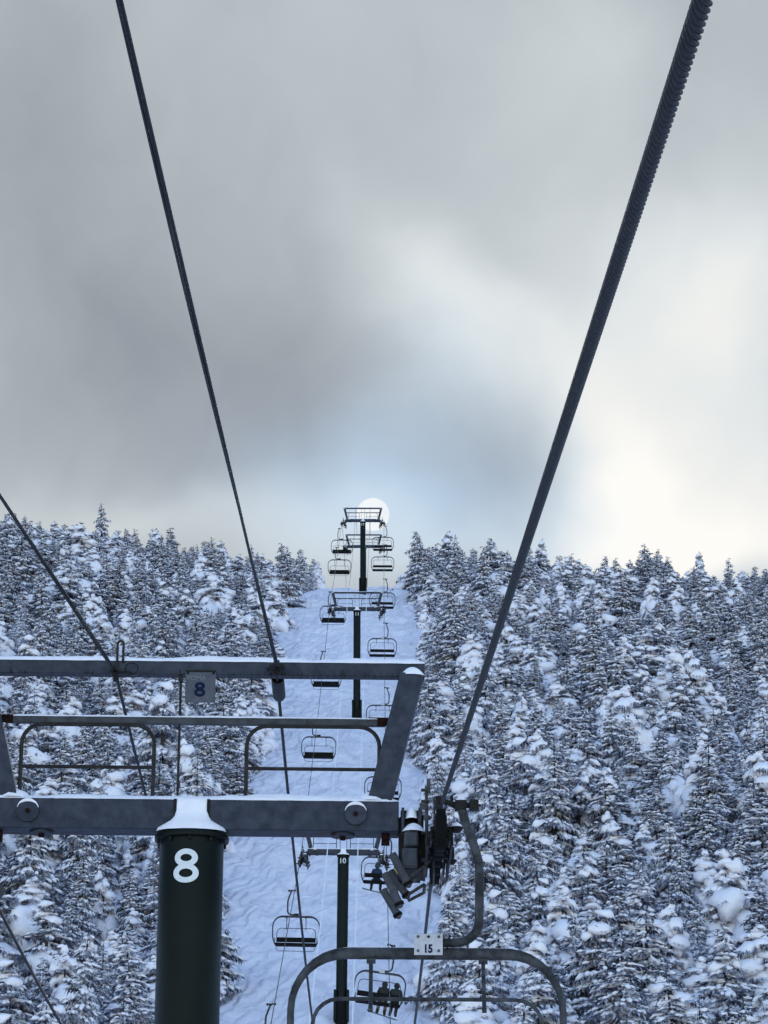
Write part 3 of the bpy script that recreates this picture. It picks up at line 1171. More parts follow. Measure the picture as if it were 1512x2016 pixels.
def smooth_tube(pts, r, n=8):
    t, a, b = frames(pts)
    ang_ = np.arange(n) * 2 * math.pi / n
    r = np.broadcast_to(np.asarray(r, float), (len(pts),))
    ring = pts[:, None, :] + r[:, None, None] * (np.cos(ang_)[None, :, None] * a[:, None, :] + np.sin(ang_)[None, :, None] * b[:, None, :])
    m = len(pts)
    i, j = np.meshgrid(np.arange(m - 1), np.arange(n), indexing='ij')
    j2 = (j + 1) % n
    f = np.stack([i * n + j, i * n + j2, (i + 1) * n + j2, (i + 1) * n + j], 2).reshape(-1, 4)
    return ring.reshape(-1, 3), f


for side, lab in ((1, 'thick twisted steel haul rope running up from the upper right corner'),
                  (-1, 'steel haul rope on the left side, carrying the empty returning chairs')):
    near = np.array([rope_pt(d, side)[:] for d in (np.arange(-8, 34, 0.016) if side > 0 else np.arange(20, 45, 0.03))])
    far = np.array([rope_pt(d, side)[:] for d in np.arange(34 if side > 0 else 45, 436, 0.7)])
    v1, f1 = strands(near, 0.0165, 0.23)
    v2, f2 = smooth_tube(far, 0.0185, 6)
    ro = link('haul_rope', np_mesh('haul_rope', np.concatenate([v1, v2]), [f1, f2 + len(v1)], [M['rope']], smooth=True))
    tag(ro, lab, 'rope', 'haul ropes')


# ================================================================== towers
HRAIL = {}


def handrail(x0, x1, zt, zm, zb, r, y):
    c = 0.17
    mb = MB()
    mb.tube([(x0, y, zb)] + [(p[0], y, p[2]) for p in arc(x0 + c, zt - c, c, 180, 90)] + [(p[0], y, p[2]) for p in arc(x1 - c, zt - c, c, 90, 0)] + [(x1, y, zb)], r, 8)
    mb.cyl((x0, y, zm), (x1, y, zm), r * 0.9, 8)
    return mb


TOWERS = {}


def eight_mesh(h, w, st, m, wrap=None):
    """a bold figure 8: two rings joined at the waist"""
    mb = MB()
    n = 36
    for (cz_, hh, ww) in ((h * 0.235, h * 0.265, w * 0.455), (-h * 0.215, h * 0.285, w * 0.5)):
        vs = []
        for j in range(n):
            a = 2 * math.pi * j / n
            for (kx, kz) in ((ww, hh), (ww - st, hh - st * 0.92)):
                x, z = kx * math.cos(a), cz_ + kz * math.sin(a)
                if wrap:
                    vs.append((math.sin(x / wrap) * (wrap + 0.005), -math.cos(x / wrap) * (wrap + 0.005), z))
                else:
                    vs.append((x, -0.002 - (0.0006 if cz_ > 0 else 0), z))
        mb.add(vs, [(2 * j, 2 * ((j + 1) % n), 2 * ((j + 1) % n) + 1, 2 * j + 1) for j in range(n)])
        if wrap:
            wrap += 0.0012
    return mb.mesh('number', m, smooth=False)




def build_tower(num, D, px, py, roll, label, hero=False, simple=False):
    B = WP(px, py, D)
    rr = math.radians(roll)
    up = Vector((math.sin(rr), 0, math.cos(rr)))
    h = 6.0
    for _ in range(6):
        base = B - up * h
        h += base.z - (gzf(base.x, base.y) - 0.15)
    base = B - up * h
    root = empty('lift_tower', base, (0, rr, 0))
    tag(root, label, 'lift tower', 'lift towers')
    inv = (Matrix.Translation(base) @ Matrix.Rotation(rr, 4, 'Y')).inverted()
    off = Vector((0, 0, h))

    def loc(w):                       # world -> beam-centred coordinates
        return inv @ w - off

    def put(mb, name, m, parent=root, bevel=0.0, **k):
        o = mb.build(name, m, parent, bevel=bevel, **k)
        if parent is root:
            o.location = off
        return o

    seed = num * 3.7
    R = 0.27
    # pole
    mb = MB()
    mb.lathe([(R * 1.03, -h - 0.4), (R, -h + 2.0), (R, -0.19)], 40)
    pole = put(mb, 'pole', 'green')
    mb = MB()
    mb.lathe([(0.29, -0.215), (0.31, -0.21), (0.315, -0.185), (0.31, -0.165), (0.20, -0.160), (0.20, -0.132)], 40)
    put(mb, 'cap_flange', 'green', pole)
    for k in range(10):
        a = 2 * math.pi * (k + 0.5) / 10
        MB().cyl((0.288 * math.cos(a), 0.288 * math.sin(a), -0.245), (0.288 * math.cos(a), 0.288 * math.sin(a), -0.216), 0.014, 6).build('bolt', 'dark', pole)
    # padding round the foot
    for s in (-1, 1):
        MB().box(s * 0.30 - 0.075, s * 0.30 + 0.075, -0.28, 0.28, -h + 0.25, -h + 1.75).build('foot_padding', 'green', pole, bevel=0.03)
    MB().lathe([(0.30, -h - 0.3), (0.32, -h + 0.2), (0.305, -h + 1.1), (0.275, -h + 1.15)], 24).build('foot_sleeve', 'pad', pole)
    tm = eight_mesh(0.29, 0.215, 0.05, 'white', R) if num == 8 else text_mesh('number', str(num), 0.36, 'white', bold=0.004, extrude=0.006, wrap=R)
    link('number', tm, pole, (0, 0, -0.47), (0, 0, math.radians(-6 if hero else 0)))
    # crossarm
    mb = MB()
    mb.box(-1.74, 1.74, -0.135, 0.135, -0.13, 0.13)
    armo = put(mb, 'crossarm', 'galv', bevel=0.008)
    for s in (-1, 1):
        # gusset edges where the two halves meet the mast head, lifting eyes and inspection covers
        MB().box(s * 0.14 - 0.012, s * 0.14 + 0.012, -0.150, -0.137, -0.125, 0.128).build('gusset', 'dark', armo)
        cov_ = MB().cyl((s * 1.378, -0.139, 0.01), (s * 1.378, -0.160, 0.01), 0.092, 32).build('cover_disc', 'galv', armo)
        MB().cyl((s * 1.378, -0.161, 0.01), (s * 1.378, -0.185, 0.01), 0.020, 6).build('bolt', 'rust', cov_)
        cov_ = MB().cyl((s * 1.27, 0.0, -0.134), (s * 1.27, 0.0, -0.152), 0.10, 32).build('cover_disc', 'galv', armo)
        MB().cyl((s * 1.27, 0.0, -0.153), (s * 1.27, 0.0, -0.178), 0.028, 6).build('bolt', 'rust', cov_)
        MB().box(s * 1.63 - 0.035, s * 1.63 + 0.035, -0.06, 0.02, -0.22, -0.133).build('lug', 'rust', armo)
    # lifting frame
    for s in (-1, 1):
        mb = MB()
        mb.prism((s * 1.575, -0.02, 0.13), (s * 1.84, -0.02, 1.243), 0.20, 0.20, (0, 1, 0))
        put(mb, 'frame_post', 'galv', bevel=0.006)
        mb = MB()
        mb.add([(s * 1.45, -0.03, 0.131), (s * 1.72, -0.03, 0.131), (s * 1.60, -0.03, 0.30), (s * 1.45, 0.03, 0.131), (s * 1.72, 0.03, 0.131), (s * 1.60, 0.03, 0.30)],
               [(0, 1, 2), (3, 5, 4), (0, 3, 4, 1), (1, 4, 5, 2), (2, 5, 3, 0)])
        put(mb, 'post_gusset', 'galv', smooth=False)
    put(MB().box(-1.95, 1.95, -0.02, 0.10, 1.247, 1.367), 'frame_beam', 'galv_streak', bevel=0.005)
    mid = put(MB().box(-1.62, 1.62, -0.01, 0.05, 0.815, 0.875), 'guard_rail', 'galv_rail', bevel=0.004)
    for s in (-1, 1):
        MB().box(s * 1.60 - 0.05, s * 1.60 + 0.05, -0.022, -0.012, 0.81, 0.88).build('rail_bracket', 'rust', mid)
    for (a, b) in ((-1.463, -0.339), (0.446, 1.57)) if hero else ((-1.463, -0.339), (0.339, 1.463)):
        put(handrail(a, b, 0.79, 0.42, 0.13, 0.0175, -0.05), 'handrail', 'rail')
    for xx in ((-0.133,) if hero else (-0.16, 0.16)):
        put(MB().cyl((xx, 0.02, 0.132), (xx, 0.02, 1.245), 0.011, 8).box(xx - 0.02, xx + 0.02, 0.0, 0.04, 1.19, 1.245), 'tie_rod', 'rail')
    # snow lying on all of it, each patch a piece of its own
    def patch(fn, *a, parent=root, **k):
        mb = MB()
        fn(mb, *a, **k)
        o = mb.build('snow_cover', 'snow', parent, angle=80)
        if parent is root:
            o.location = off
        return o

    patch(snow_strip, -1.95, 1.95, -0.02, 0.10, 1.367, 0.045, seed=seed)
    patch(snow_strip, -1.73, 1.74, -0.13, 0.13, 0.131, 0.055, seed=seed + 5)
    patch(snow_strip, -1.6, 1.6, -0.01, 0.05, 0.875, 0.012, seed=seed + 9)
    for s in (-1, 1):
        patch(snow_mound, s * 1.845, -0.07, 1.243, 0.105, 0.06, 0.075, seed=seed)
        patch(snow_mound, s * 1.52, -0.02, 0.14, 0.16, 0.13, 0.10, seed=seed + 2)
        # crescent on the cover discs
        pts = [(s * 1.378 + 0.094 * math.cos(math.radians(a)), -0.15, 0.01 + 0.094 * math.sin(math.radians(a))) for a in range(20, 161, 10)]
        patch(MB.tube, pts, [0.004 + 0.014 * math.sin(math.pi * i / 14) for i in range(15)], 6)
    mb = MB()
    # heap on the mast head, squeezed up in front of the crossarm
    prof = [(-0.158, 0.300, -0.300), (-0.125, 0.285, -0.285), (-0.095, 0.235, -0.265), (-0.065, 0.175, -0.235), (-0.03, 0.145, -0.205), (0.03, 0.130, -0.168),
            (0.09, 0.129, -0.152), (0.128, 0.130, -0.142), (0.140, 0.122, -0.12)]
    vs, nn = [], 14
    for (z, w, yf) in prof:
        for j in range(nn + 1):
            a = math.pi * j / nn
            ca = math.cos(a)
            y = -0.137 + (yf + 0.137) * max(0.0, math.sin(a)) ** (0.9 if z < -0.08 else 0.5)
            wob = 0.012 * mnoise.noise((ca * 3 + seed, z * 14, 2.0))
            vs.append((-(w + wob) * ca, y - abs(wob) * math.sin(a), z))
    fs = [(i * (nn + 1) + j, i * (nn + 1) + j + 1, (i + 1) * (nn + 1) + j + 1, (i + 1) * (nn + 1) + j) for i in range(len(prof) - 1) for j in range(nn)]
    mb.add(vs, fs)
    put(mb, 'snow_cover', 'snow', angle=80)

    def L(qx, qy, y=0.0):
        """a spot seen at (qx, qy), y metres behind the crossarm -> beam-centred coordinates"""
        x = (qx - px) / F * D + (qx - 756) / F * 0.95 * y
        z = ((py - qy) + 0.227 * F / D * y) / (0.977 * F / D)
        return Vector((x * math.cos(rr) - z * math.sin(rr), y, x * math.sin(rr) + z * math.cos(rr)))

    # sheave trains
    for side in (1, -1):
        n = 6
        span = 1.5
        tr = empty('sheave_train')
        tr.parent = root
        tr.location = off
        ps = [loc(rope_pt(D - span + 2 * span * k / (n - 1), side)) for k in range(n)]
        cs = [p + Vector((0, 0, -0.192)) for p in ps]
        for c in cs:
            w = MB().cyl(c - Vector((0.038, 0, 0)), c + Vector((0.038, 0, 0)), 0.172, 28).build('wheel', 'rubber', tr)
            hub = MB().cyl(c - Vector((0.048, 0, 0)), c + Vector((0.048, 0, 0)), 0.12, 20)
            hub.cyl(c - Vector((0.085, 0, 0)), c + Vector((0.085, 0, 0)), 0.03, 10)
            hub.build('hub', 'dark', w)
        mb = MB()
        for sx in (-1, 1):
            for k in range(0, n - 1, 2):
                a, b = cs[k] + Vector((sx * 0.075, -0.05, -0.05)), cs[k + 1] + Vector((sx * 0.075, 0.05, -0.05))
                mb.prism(a, b, 0.014, 0.10)
            a, b = cs[1] + Vector((sx * 0.098, -0.3, -0.10)), cs[4] + Vector((sx * 0.098, 0.3, -0.10))
            mb.prism(a, b, 0.016, 0.13)
        mb.build('rocker_beam', 'dark', tr, smooth=False)
        mb = MB()
        mc = (cs[2] + cs[3]) / 2
        mb.prism((side * 1.742, 0, 0.0), (mc.x - side * 0.11, 0.0, mc.z - 0.06), 0.16, 0.16)
        mb.cyl((mc.x - side * 0.16, 0, mc.z - 0.08), (mc.x + side * 0.14, 0, mc.z - 0.08), 0.05, 14)
        mb.build('axle_bracket', 'dark', tr, smooth=False)
        # cable catchers outside the wheels, snow on their lips
        for k in (0, 4):
            c = cs[k]
            q = c + Vector((side * 0.125, 0, 0.02 - 0.06 * (k > 0)))
            MB().lathe([(0.015, -0.04), (0.035, -0.035), (0.06, 0.0), (0.053, 0.004)], 14, q).build('catcher', 'dark', tr)
            patch(snow_mound, q.x, q.y, q.z + 0.003, 0.052, 0.052, 0.04 if k == 0 else 0.02, parent=tr, seed=k + seed)

        # standing lever bars and the small work platform beside the train
        g = MB()
        X = lambda v: Vector((side * abs(v.x) if side < 0 else v.x, v.y, v.z))
        if hero and side > 0:
            LL = L
        else:                                   # same layout mirrored and scaled to this tower
            def LL(qx, qy, y=0.0, side=side):
                x = (qx - 379) / F * 30 + (qx - 756) / F * 0.95 * y
                z = ((1610 - qy) + 0.227 * F / 30 * y) / (0.977 * F / 30)
                return Vector((side * x, y, z))
        g.prism(LL(840, 1700, -.2), LL(840, 1548, -.2), 0.03, 0.03, (0, 1, 0))
        g.prism(LL(844, 1561, -.21), LL(844, 1534, -.21), 0.032, 0.03, (0, 1, 0))
        g.prism(LL(853, 1740, -.25), LL(855, 1572, -.25), 0.014, 0.03, (0, 1, 0))
        g.prism(LL(833, 1594, -.22), LL(833, 1582, -.22), 0.06, 0.02, (0, 1, 0))
        for qy in (1556, 1578, 1640, 1692):
            a = LL(836, qy, -.22)
            g.cyl(a - Vector((0.03, 0, 0)), a + Vector((0.04, 0, 0)), 0.014, 8)
        g.build('lever_bar', 'chair', tr, smooth=False)
        g = MB()
        for (qa, qb) in ((790, 796), (823, 830)):
            a, b = LL(qa, 1642, -.1), LL(qb, 1594, -.1)
            g.box(min(a.x, b.x), max(a.x, b.x), -0.18, 0.10, a.z, b.z)
        g.build('yoke', 'galv', tr, smooth=False)
        a, b = LL(788, 1668, .1), LL(834, 1600, .1)
        MB().box(min(a.x, b.x), max(a.x, b.x), 0.02, 0.2, a.z, b.z).build('yoke_back', 'dark', tr, smooth=False)
        a, b = LL(795, 1666, -.25), LL(824, 1636, -.25)
        MB().box(min(a.x, b.x), max(a.x, b.x), -0.27, -0.10, a.z, b.z).build('gear_box', 'plate', tr, bevel=0.02)
        c, d = LL(791, 1705, -.3), LL(822, 1668, -.3)
        MB().box(min(c.x, d.x), max(c.x, d.x), -0.30, 0.05, c.z, d.z).build('gear_box', 'plate', tr, bevel=0.015)
        e, f = LL(788, 1712, -.2), LL(828, 1706, -.2)
        MB().box(min(e.x, f.x), max(e.x, f.x), -0.24, 0.3, e.z, f.z).box(min(d.x, c.x) - 0.03, max(c.x, d.x) + 0.06, -0.12, 0.25, c.z, b.z).build('gear_bracket', 'dark', tr, smooth=False)
        patch(snow_mound, (a.x + b.x) / 2 + side * 0.02, -0.17, b.z, 0.105, 0.13, 0.085, parent=tr, seed=seed)
        yk = LL(810, 1604, -.05)
        patch(snow_mound, yk.x, -0.05, yk.z - 0.06, 0.062, 0.16, 0.11, parent=tr, seed=seed + 1, power=4)
        yk = LL(838, 1604, -.05)
        patch(snow_mound, yk.x, -0.02, yk.z - 0.02, 0.05, 0.12, 0.06, parent=tr, seed=seed + 4, power=4)
        # platform made of bent tube below
        for (y, t1, t2) in ((-0.33, ((772, 1680), (803, 1738)), ((758, 1717), (786, 1777))),):
            for yy, dy in ((-0.33, 0.0), (0.33, 0.0)):
                shift = 0 if yy < 0 else 35
                for (p, q) in (t1, t2):
                    a, b = LL(p[0] - (4 if yy > 0 else 0), p[1] + shift, yy), LL(q[0] - (3 if yy > 0 else 0), q[1] + shift - (10 if yy > 0 else 0), yy)
                    d_ = (b - a).normalized()
                    r = 0.034
                    gt = MB().tube([a, a + d_ * 0.002, b, b + d_ * 0.018, b + d_ * 0.030, b + d_ * 0.036], [r * .9, r, r, r * .8, r * .5, r * .1], 14).build('guard_tube', 'plate', tr)
                    MB().tube([b - d_ * 0.015, b + d_ * 0.012], [r * 1.25, r * 1.2], 14).build('collar', 'rubber', gt)
        for (yy, s0) in ((-0.30, 0), (0.30, 36)):
            g = MB()
            for (u0, u1, u2) in (((803, 1738 + s0), (834, 1722 + s0), (836, 1705 + s0)),):
                a, b, c = LL(u0[0], u0[1], yy), LL(u1[0], u1[1], yy), LL(u2[0], u2[1], yy)
                g.tube([a, b - (b - a) * 0.1, b, c], 0.014, 8)
                a2, c2 = LL(u0[0], u0[1] - 12, yy), LL(u2[0], u2[1] - 0, yy)
                g.tube([a2, c2], 0.014, 8)
            g.build('platform_rail', 'chair', tr)
    TOWERS[num] = (root, base, rr, off)
    return root, L, put, loc, off


T8, L8, put8, loc8, off8 = build_tower(8, 30.0, 379, 1610, 0.6, 'large near tower marked 8, galvanised crossarm on a dark green pole', hero=True)
build_tower(10, 173.0, 676, 1678, 0.55, 'tower marked 10, dark green pole standing behind the near tower')
build_tower(11, 270.0, 703, 1199, 0.0, 'tower marked 11, dark green pole in the upper part of the lift line')
build_tower(12, 358.0, 714.4, 1025, 0.0, 'tower marked 12, on the crest in front of the pale sun disc')
build_tower(13, 378.0, 716.0, 1076, 0.0, 'farthest tower, only its crossarm and frame seen behind tower 12')

# ---- extras of the near tower
a, b = L8(360, 1381, -.03), L8(421, 1321, -.03)
sg = MB().box(a.x, b.x, -0.036, -0.030, a.z, b.z).build('number_sign', 'signgrey', T8)
sg.location = off8
link('number', eight_mesh(0.13, 0.096, 0.027, 'blue'), sg, ((a.x + b.x) / 2 - 0.005, -0.038, (a.z * 0.57 + b.z * 0.43)))
link('lettering', text_mesh('lettering', 'POMA', 0.058, 'faint', bold=0.0, extrude=0.001), sg, (a.x + 0.095, -0.037, b.z - 0.05))
for xx in (a.x + 0.02, b.x - 0.02):
    MB().cyl((xx, -0.037, b.z - 0.008), (xx, -0.045, b.z - 0.008), 0.012, 8).build('bolt', 'dark', sg)
MB().box(a.x, b.x, -0.029, -0.022, b.z - 0.02, b.z + 0.02).build('hanger_strip', 'dark', sg)
# upright loop on the frame beam
h0, h1 = L8(223, 1320, -.03), L8(235, 1300, -.03)
zt = L8(229, 1256, -.03).z
hk = MB().tube([(h0.x, -0.03, h0.z), (h0.x, -0.03, zt - 0.03)] + [(p[0], -0.03, p[2]) for p in arc((h0.x + h1.x) / 2, zt - 0.03, (h1.x - h0.x) / 2, 180, 0, 8)] + [(h1.x, -0.03, zt - 0.03), (h1.x, -0.03, h1.z)], 0.011, 8)
hk.build('hoop', 'rail', T8).location = off8


# ================================================================== communication cables
def cable_obj(name, pts, r, m, label, group, n=8):
    v_, f_ = smooth_tube(np.array([p[:] for p in pts]), r, n)
    o = link(name, np_mesh(name, v_, [f_], [M[m]], smooth=True))
    return tag(o, label, 'cable', group)


def cpath(pts, n=60):
    """camera-frame knots (D, X, Y) with straight runs; (D, X, Y, sag) sags towards the next"""
    out = []
    for a, b in zip(pts[:-1], pts[1:]):
        s = a[3] if len(a) > 3 else 0.0
        for i in range(n):
            u = i / n
            out.append(CW(a[1] + (b[1] - a[1]) * u, a[0] + (b[0] - a[0]) * u, a[2] + (b[2] - a[2]) * u - 4 * s * u * (1 - u)))
    out.append(CW(pts[-1][1], pts[-1][0], pts[-1][2]))
    return out


A8 = (30.3, -0.915, -1.33)
Bk8 = (30.3, -2.30, -1.36)
A9, B9 = (110, -1.05, -17.6), (110, -2.5, -17.2)


def laid(pts, r, turns, ph):
    """a wire wound slowly round a cable"""
    out = []
    for i, p in enumerate(pts):
        a = ph + 2 * math.pi * turns * i / (len(pts) - 1)
        out.append(p + Vector((math.cos(a) * r, 0, math.sin(a) * r)))
    return out


pa, pb = cpath([(0, -1.10, 4.70), A8], 90), cpath([(0, -3.25, 5.0), Bk8], 90)
cable_obj('communication_cable', pa, 0.0105, 'cable', 'dark cable running from the top edge down to the frame of tower 8', 'signal cables near the camera')
cable_obj('communication_cable', pb, 0.0105, 'cable', 'dark cable slanting in from the left border to the frame of tower 8', 'signal cables near the camera')
cable_obj('messenger_wire', laid(pa, 0.0175, 1.1, -0.6), 0.007, 'rail', 'thin wire wound along the cable from the top edge', 'messenger wires')
cable_obj('messenger_wire', laid(pb, 0.0175, 1.1, 0.3), 0.007, 'rail', 'thin wire wound along the cable at the left border', 'messenger wires')
cable_obj('communication_cable', cpath([(30.3, -0.915, -1.36, 3.0), A9], 80), 0.014, 'cable', 'dark cable dropping away behind the weight tube of tower 8', 'signal cables beyond tower 8')
cable_obj('communication_cable', cpath([(30.3, -2.28, -1.40, 3.0), B9], 80), 0.014, 'cable', 'dark cable dropping away behind the hoop of tower 8', 'signal cables beyond tower 8')


def frame_pt(num, x):
    root, base, rr, off = TOWERS[num]
    w = Matrix.Translation(base) @ Matrix.Rotation(rr, 4, 'Y') @ (Vector(off) + Vector((x, 0.04, 1.23)))
    px_, py_, D = proj(w)
    return (D, w.x, -w.y * SP + w.z * CP)


for xo, nm in ((-0.70, 'left'), (0.72, 'right')):
    k9 = A9 if xo > 0 else B9
    f10, f11, f12, f13 = (frame_pt(n_, xo) for n_ in (10, 11, 12, 13))
    cable_obj('frosted_cable', cpath([(k9[0], k9[1], k9[2], 0.6), (*f10, 0.9), f11], 50), 0.025, 'frost', 'frost-white cable hanging down the slope, %s of the pair at tower 10' % nm, 'frosted signal cables', 6)
    cable_obj('communication_cable', cpath([(*f11, 0.9), (*f12, 0.05), f13], 40), 0.016, 'cable', 'thin cable between towers 11 and 12, %s of the pair' % nm, 'signal cables at the crest', 6)

# clamps and the weight tube on the right-hand cable
cl = empty('cable_weight', CW(*[A8[i] for i in (1, 0, 2)]))
tag(cl, 'open-ended dark weight tube clamped round the cable under the frame beam', 'cable weight')
dirv = (cpath([(30.3, -0.915, -1.36, 3.0), A9], 80)[2] - cpath([(30.3, -0.915, -1.36, 3.0), A9], 80)[0]).normalized()
o0 = dirv * 0.28
n_ = 24
ref = dirv.cross(Vector((1, 0, 0))).normalized()
ref2 = dirv.cross(ref)
ring = lambda c, r: [c + ref * r * math.cos(2 * math.pi * j / n_) + ref2 * r * math.sin(2 * math.pi * j / n_) for j in range(n_)]
mb = MB()
secs = [(o0 + dirv * 0.0, 0.044), (o0, 0.056), (o0 + dirv * 0.55, 0.056), (o0 + dirv * 0.60, 0.045), (o0 + dirv * 0.605, 0.018)]
inner = [(o0 + dirv * 0.0, 0.044), (o0 + dirv * 0.35, 0.044), (o0 + dirv * 0.36, 0.0175)]
for ss in (secs, inner):
    vs = [q for (c, r) in ss for q in ring(c, r)]
    fs = [(i * n_ + j, i * n_ + (j + 1) % n_, (i + 1) * n_ + (j + 1) % n_, (i + 1) * n_ + j) for i in range(len(ss) - 1) for j in range(n_)]
    mb.add(vs, fs)
mb.build('tube', 'cable', cl)
MB().tube([dirv * 0.02, o0 + dirv * 0.2], 0.021, 8).build('tension_rod', 'rust', cl)
mb = MB()
mb.prism((-0.06, -0.03, -0.01), (0.06, -0.03, 0.0), 0.05, 0.05).prism((0, -0.02, -0.07), (0, -0.02, 0.06), 0.05, 0.04, (0, 1, 0))
mb.cyl((-0.085, -0.03, -0.02), (0.07, -0.03, 0.0), 0.018, 8)
mb.build('clamp', 'dark', cl, smooth=False)
cl = empty('cable_clamp', CW(*[Bk8[i] for i in (1, 0, 2)]))
tag(cl, 'small dark clamp with coiled wire under the hoop of tower 8', 'clamp')
MB().prism((-0.03, -0.02, 0.0), (0.16, -0.02, -0.02), 0.03, 0.02).prism((0.02, -0.02, -0.09), (-0.01, -0.02, 0.05), 0.04, 0.03, (0, 1, 0)).build('clamp_body', 'dark', cl, smooth=False)
MB().tube([(0.15 + 0.055 * math.cos(a * .45), -0.02, 0.02 + 0.05 * math.sin(a * .45)) for a in range(29)], 0.004, 5).build('wire_coil', 'dark', cl)


# ================================================================== chairs
BX, BZ = -0.115, -1.2          # centre of the bail top below the rope


def make_chair(number=None, snow=True, footrest=False, links=True):
    root = empty('lift_chair')
    # grip on the rope
    mb = MB()
    mb.prism((-0.03, -0.09, 0.0), (-0.03, 0.09, 0.0), 0.05, 0.06)
    mb.tube([(0.0, 0, 0.012), (0.05, 0, 0.0), (0.12, 0, -0.03), (0.17, 0, -0.05)], [0.018, 0.022, 0.03, 0.035], 10)
    mb.box(0.10, 0.19, -0.05, 0.05, -0.06, 0.012)
    mb.cyl((0.19, 0, -0.022), (0.215, 0, -0.022), 0.022, 10)
    mb.box(0.215, 0.285, -0.045, 0.045, -0.06, 0.018)
    mb.cyl((0.285, 0, -0.02), (0.305, 0, -0.02), 0.010, 8)
    mb.cyl((0.075, 0, 0.0), (0.075, 0, 0.055), 0.012, 8)
    grip = mb.build('grip', 'dark', root, smooth=False)
    # hanger
    hp = [(0.15, 0, -0.03), (0.165, 0, -0.10), (0.205, 0, -0.22), (0.255, 0, -0.36), (0.285, 0, -0.47), (0.293, 0, -0.58), (0.290, 0, -0.85)]
    hp += [(p[0], 0, p[2]) for p in arc(0.115, -0.935, 0.175, 10, -85, 7)] + [(-0.02, 0, -1.117), (BX, 0, -1.12)]
    MB().tube(hp, 0.0355, 12).build('hanger', 'chair', root)
    # bail
    top = []
    pts, rad = [], []
    for sgn in (-1, 1):
        seq = [(sgn * 0.90, -0.06, -1.30), (sgn * 0.98, -0.03, -1.16), (sgn * 1.04, 0, -0.95), (sgn * 1.05, 0, -0.80), (sgn * 1.05, 0, -0.45)]
        seq += [(sgn * (0.62 + 0.43 * math.cos(math.radians(t))), 0, -0.45 + 0.45 * math.sin(math.radians(t))) for t in range(12, 91, 11)]
        rr_ = [0.028] * 6 + [0.029, 0.031, (0.033, 0.034), (0.034, 0.038), (0.035, 0.042), (0.035, 0.045), (0.035, 0.048)]
        rr_ = rr_[:len(seq)] + [0.05] * max(0, len(seq) - len(rr_))
        if sgn > 0:
            seq, rr_ = seq[::-1], rr_[::-1]
        pts += seq; rad += rr_
    rad = [r if isinstance(r, tuple) else (r, r) for r in rad]
    MB().tube([(p[0] + BX, p[1], p[2] + BZ) for p in pts], rad, 12).build('bail', 'chair', root)
    # restraint links
    for s in (-1, 1) if links else ():
        MB().box(BX + s * 0.433 - 0.035, BX + s * 0.433 + 0.035, -0.04, 0.03, BZ - 0.075, BZ - 0.045).tube([(BX + s * 0.433, -0.02, BZ - 0.06), (BX + s * 0.433, -0.36, BZ - 0.50)], 0.016, 8).cyl(
            (BX + s * 0.433 - 0.018, -0.36, BZ - 0.50), (BX + s * 0.433 + 0.018, -0.36, BZ - 0.50), 0.022, 10).build('restraint_link', 'chair', root)
    # inner frame
    w, zt_, c = 0.87, -0.44, 0.2
    fp = [(-w, -0.26, -1.16), (-w, -0.40, -0.75)] + [(-w + c - c * math.cos(math.radians(t)), -0.47, zt_ - c + c * math.sin(math.radians(t))) for t in range(0, 91, 18)]
    fp += [(-q[0], q[1], q[2]) for q in fp[::-1]]
    MB().tube([(p[0] + BX, p[1], p[2] + BZ) for p in fp], 0.0155, 8).build('inner_frame', 'chair', root)
    MB().box(BX - 0.87, BX + 0.87, -0.31, -0.25, BZ - 1.11, BZ - 0.89).build('backrest', 'pad', root, bevel=0.02)
    MB().box(BX - 0.92, BX + 0.92, -0.22, 0.28, BZ - 1.33, BZ - 1.235).build('seat', 'pad', root, bevel=0.03)
    for s in (-1, 1):
        MB().tube([(BX + s * 0.93, -0.28, BZ - 1.0), (BX + s * 0.945, -0.05, BZ - 0.97), (BX + s * 0.945, 0.2, BZ - 1.0), (BX + s * 0.93, 0.24, BZ - 1.28)], 0.014, 6).build('armrest', 'chair', root)
    if footrest:
        fp = [(-0.87, 0.20, -1.30), (-0.87, 0.27, -1.48)] + [(-0.87 + 0.12 - 0.12 * math.cos(math.radians(t)), 0.30, -1.50 - 0.12 * math.sin(math.radians(t))) for t in range(0, 91, 30)]
        fp += [(-q[0], q[1], q[2]) for q in fp[::-1]]
        MB().tube([(p[0] + BX, p[1], p[2] + BZ) for p in fp], 0.013, 6).build('footrest', 'chair', root)
    if snow:
        sn = MB()
        snow_strip(sn, BX - 0.88, BX + 0.88, -0.20, 0.25, BZ - 1.237, 0.045, seed=4)
        snow_strip(sn, BX - 0.83, BX + 0.83, -0.305, -0.255, BZ - 0.89, 0.010, seed=2)
        sn.build('snow_cover', 'snow', root, angle=80)
    # number plate
    pl = MB().box(BX - 0.10, BX + 0.12, -0.068, -0.060, BZ - 0.022, BZ + 0.142).build('number_plate', 'signwhite', root)
    MB().box(BX - 0.10, BX + 0.12, -0.059, 0.03, BZ + 0.05, BZ + 0.145).build('plate_bracket', 'dark', pl)
    if number:
        link('number', text_mesh('number', number, 0.088, 'blue', bold=0.0035, extrude=0.001, xs=0.82), pl, (BX + 0.012, -0.070, BZ + 0.027))
        for (u, w_, m_) in ((-0.07, 0.12, 'plate'), (0.01, 0.12, 'dark'), (0.09, 0.12, 'plate'), (-0.07, 0.01, 'plate'), (0.09, 0.01, 'plate')):
            MB().cyl((BX + u, -0.069, BZ + w_), (BX + u, -0.075, BZ + w_), 0.011, 12).build('rivet', m_, pl)
    return root


near_chair = make_chair('15', snow=True)
up_chair = make_chair(None, snow=True)
down_chair = make_chair(None, snow=False, footrest=True)
ride_chair = make_chair(None, snow=False, links=False)


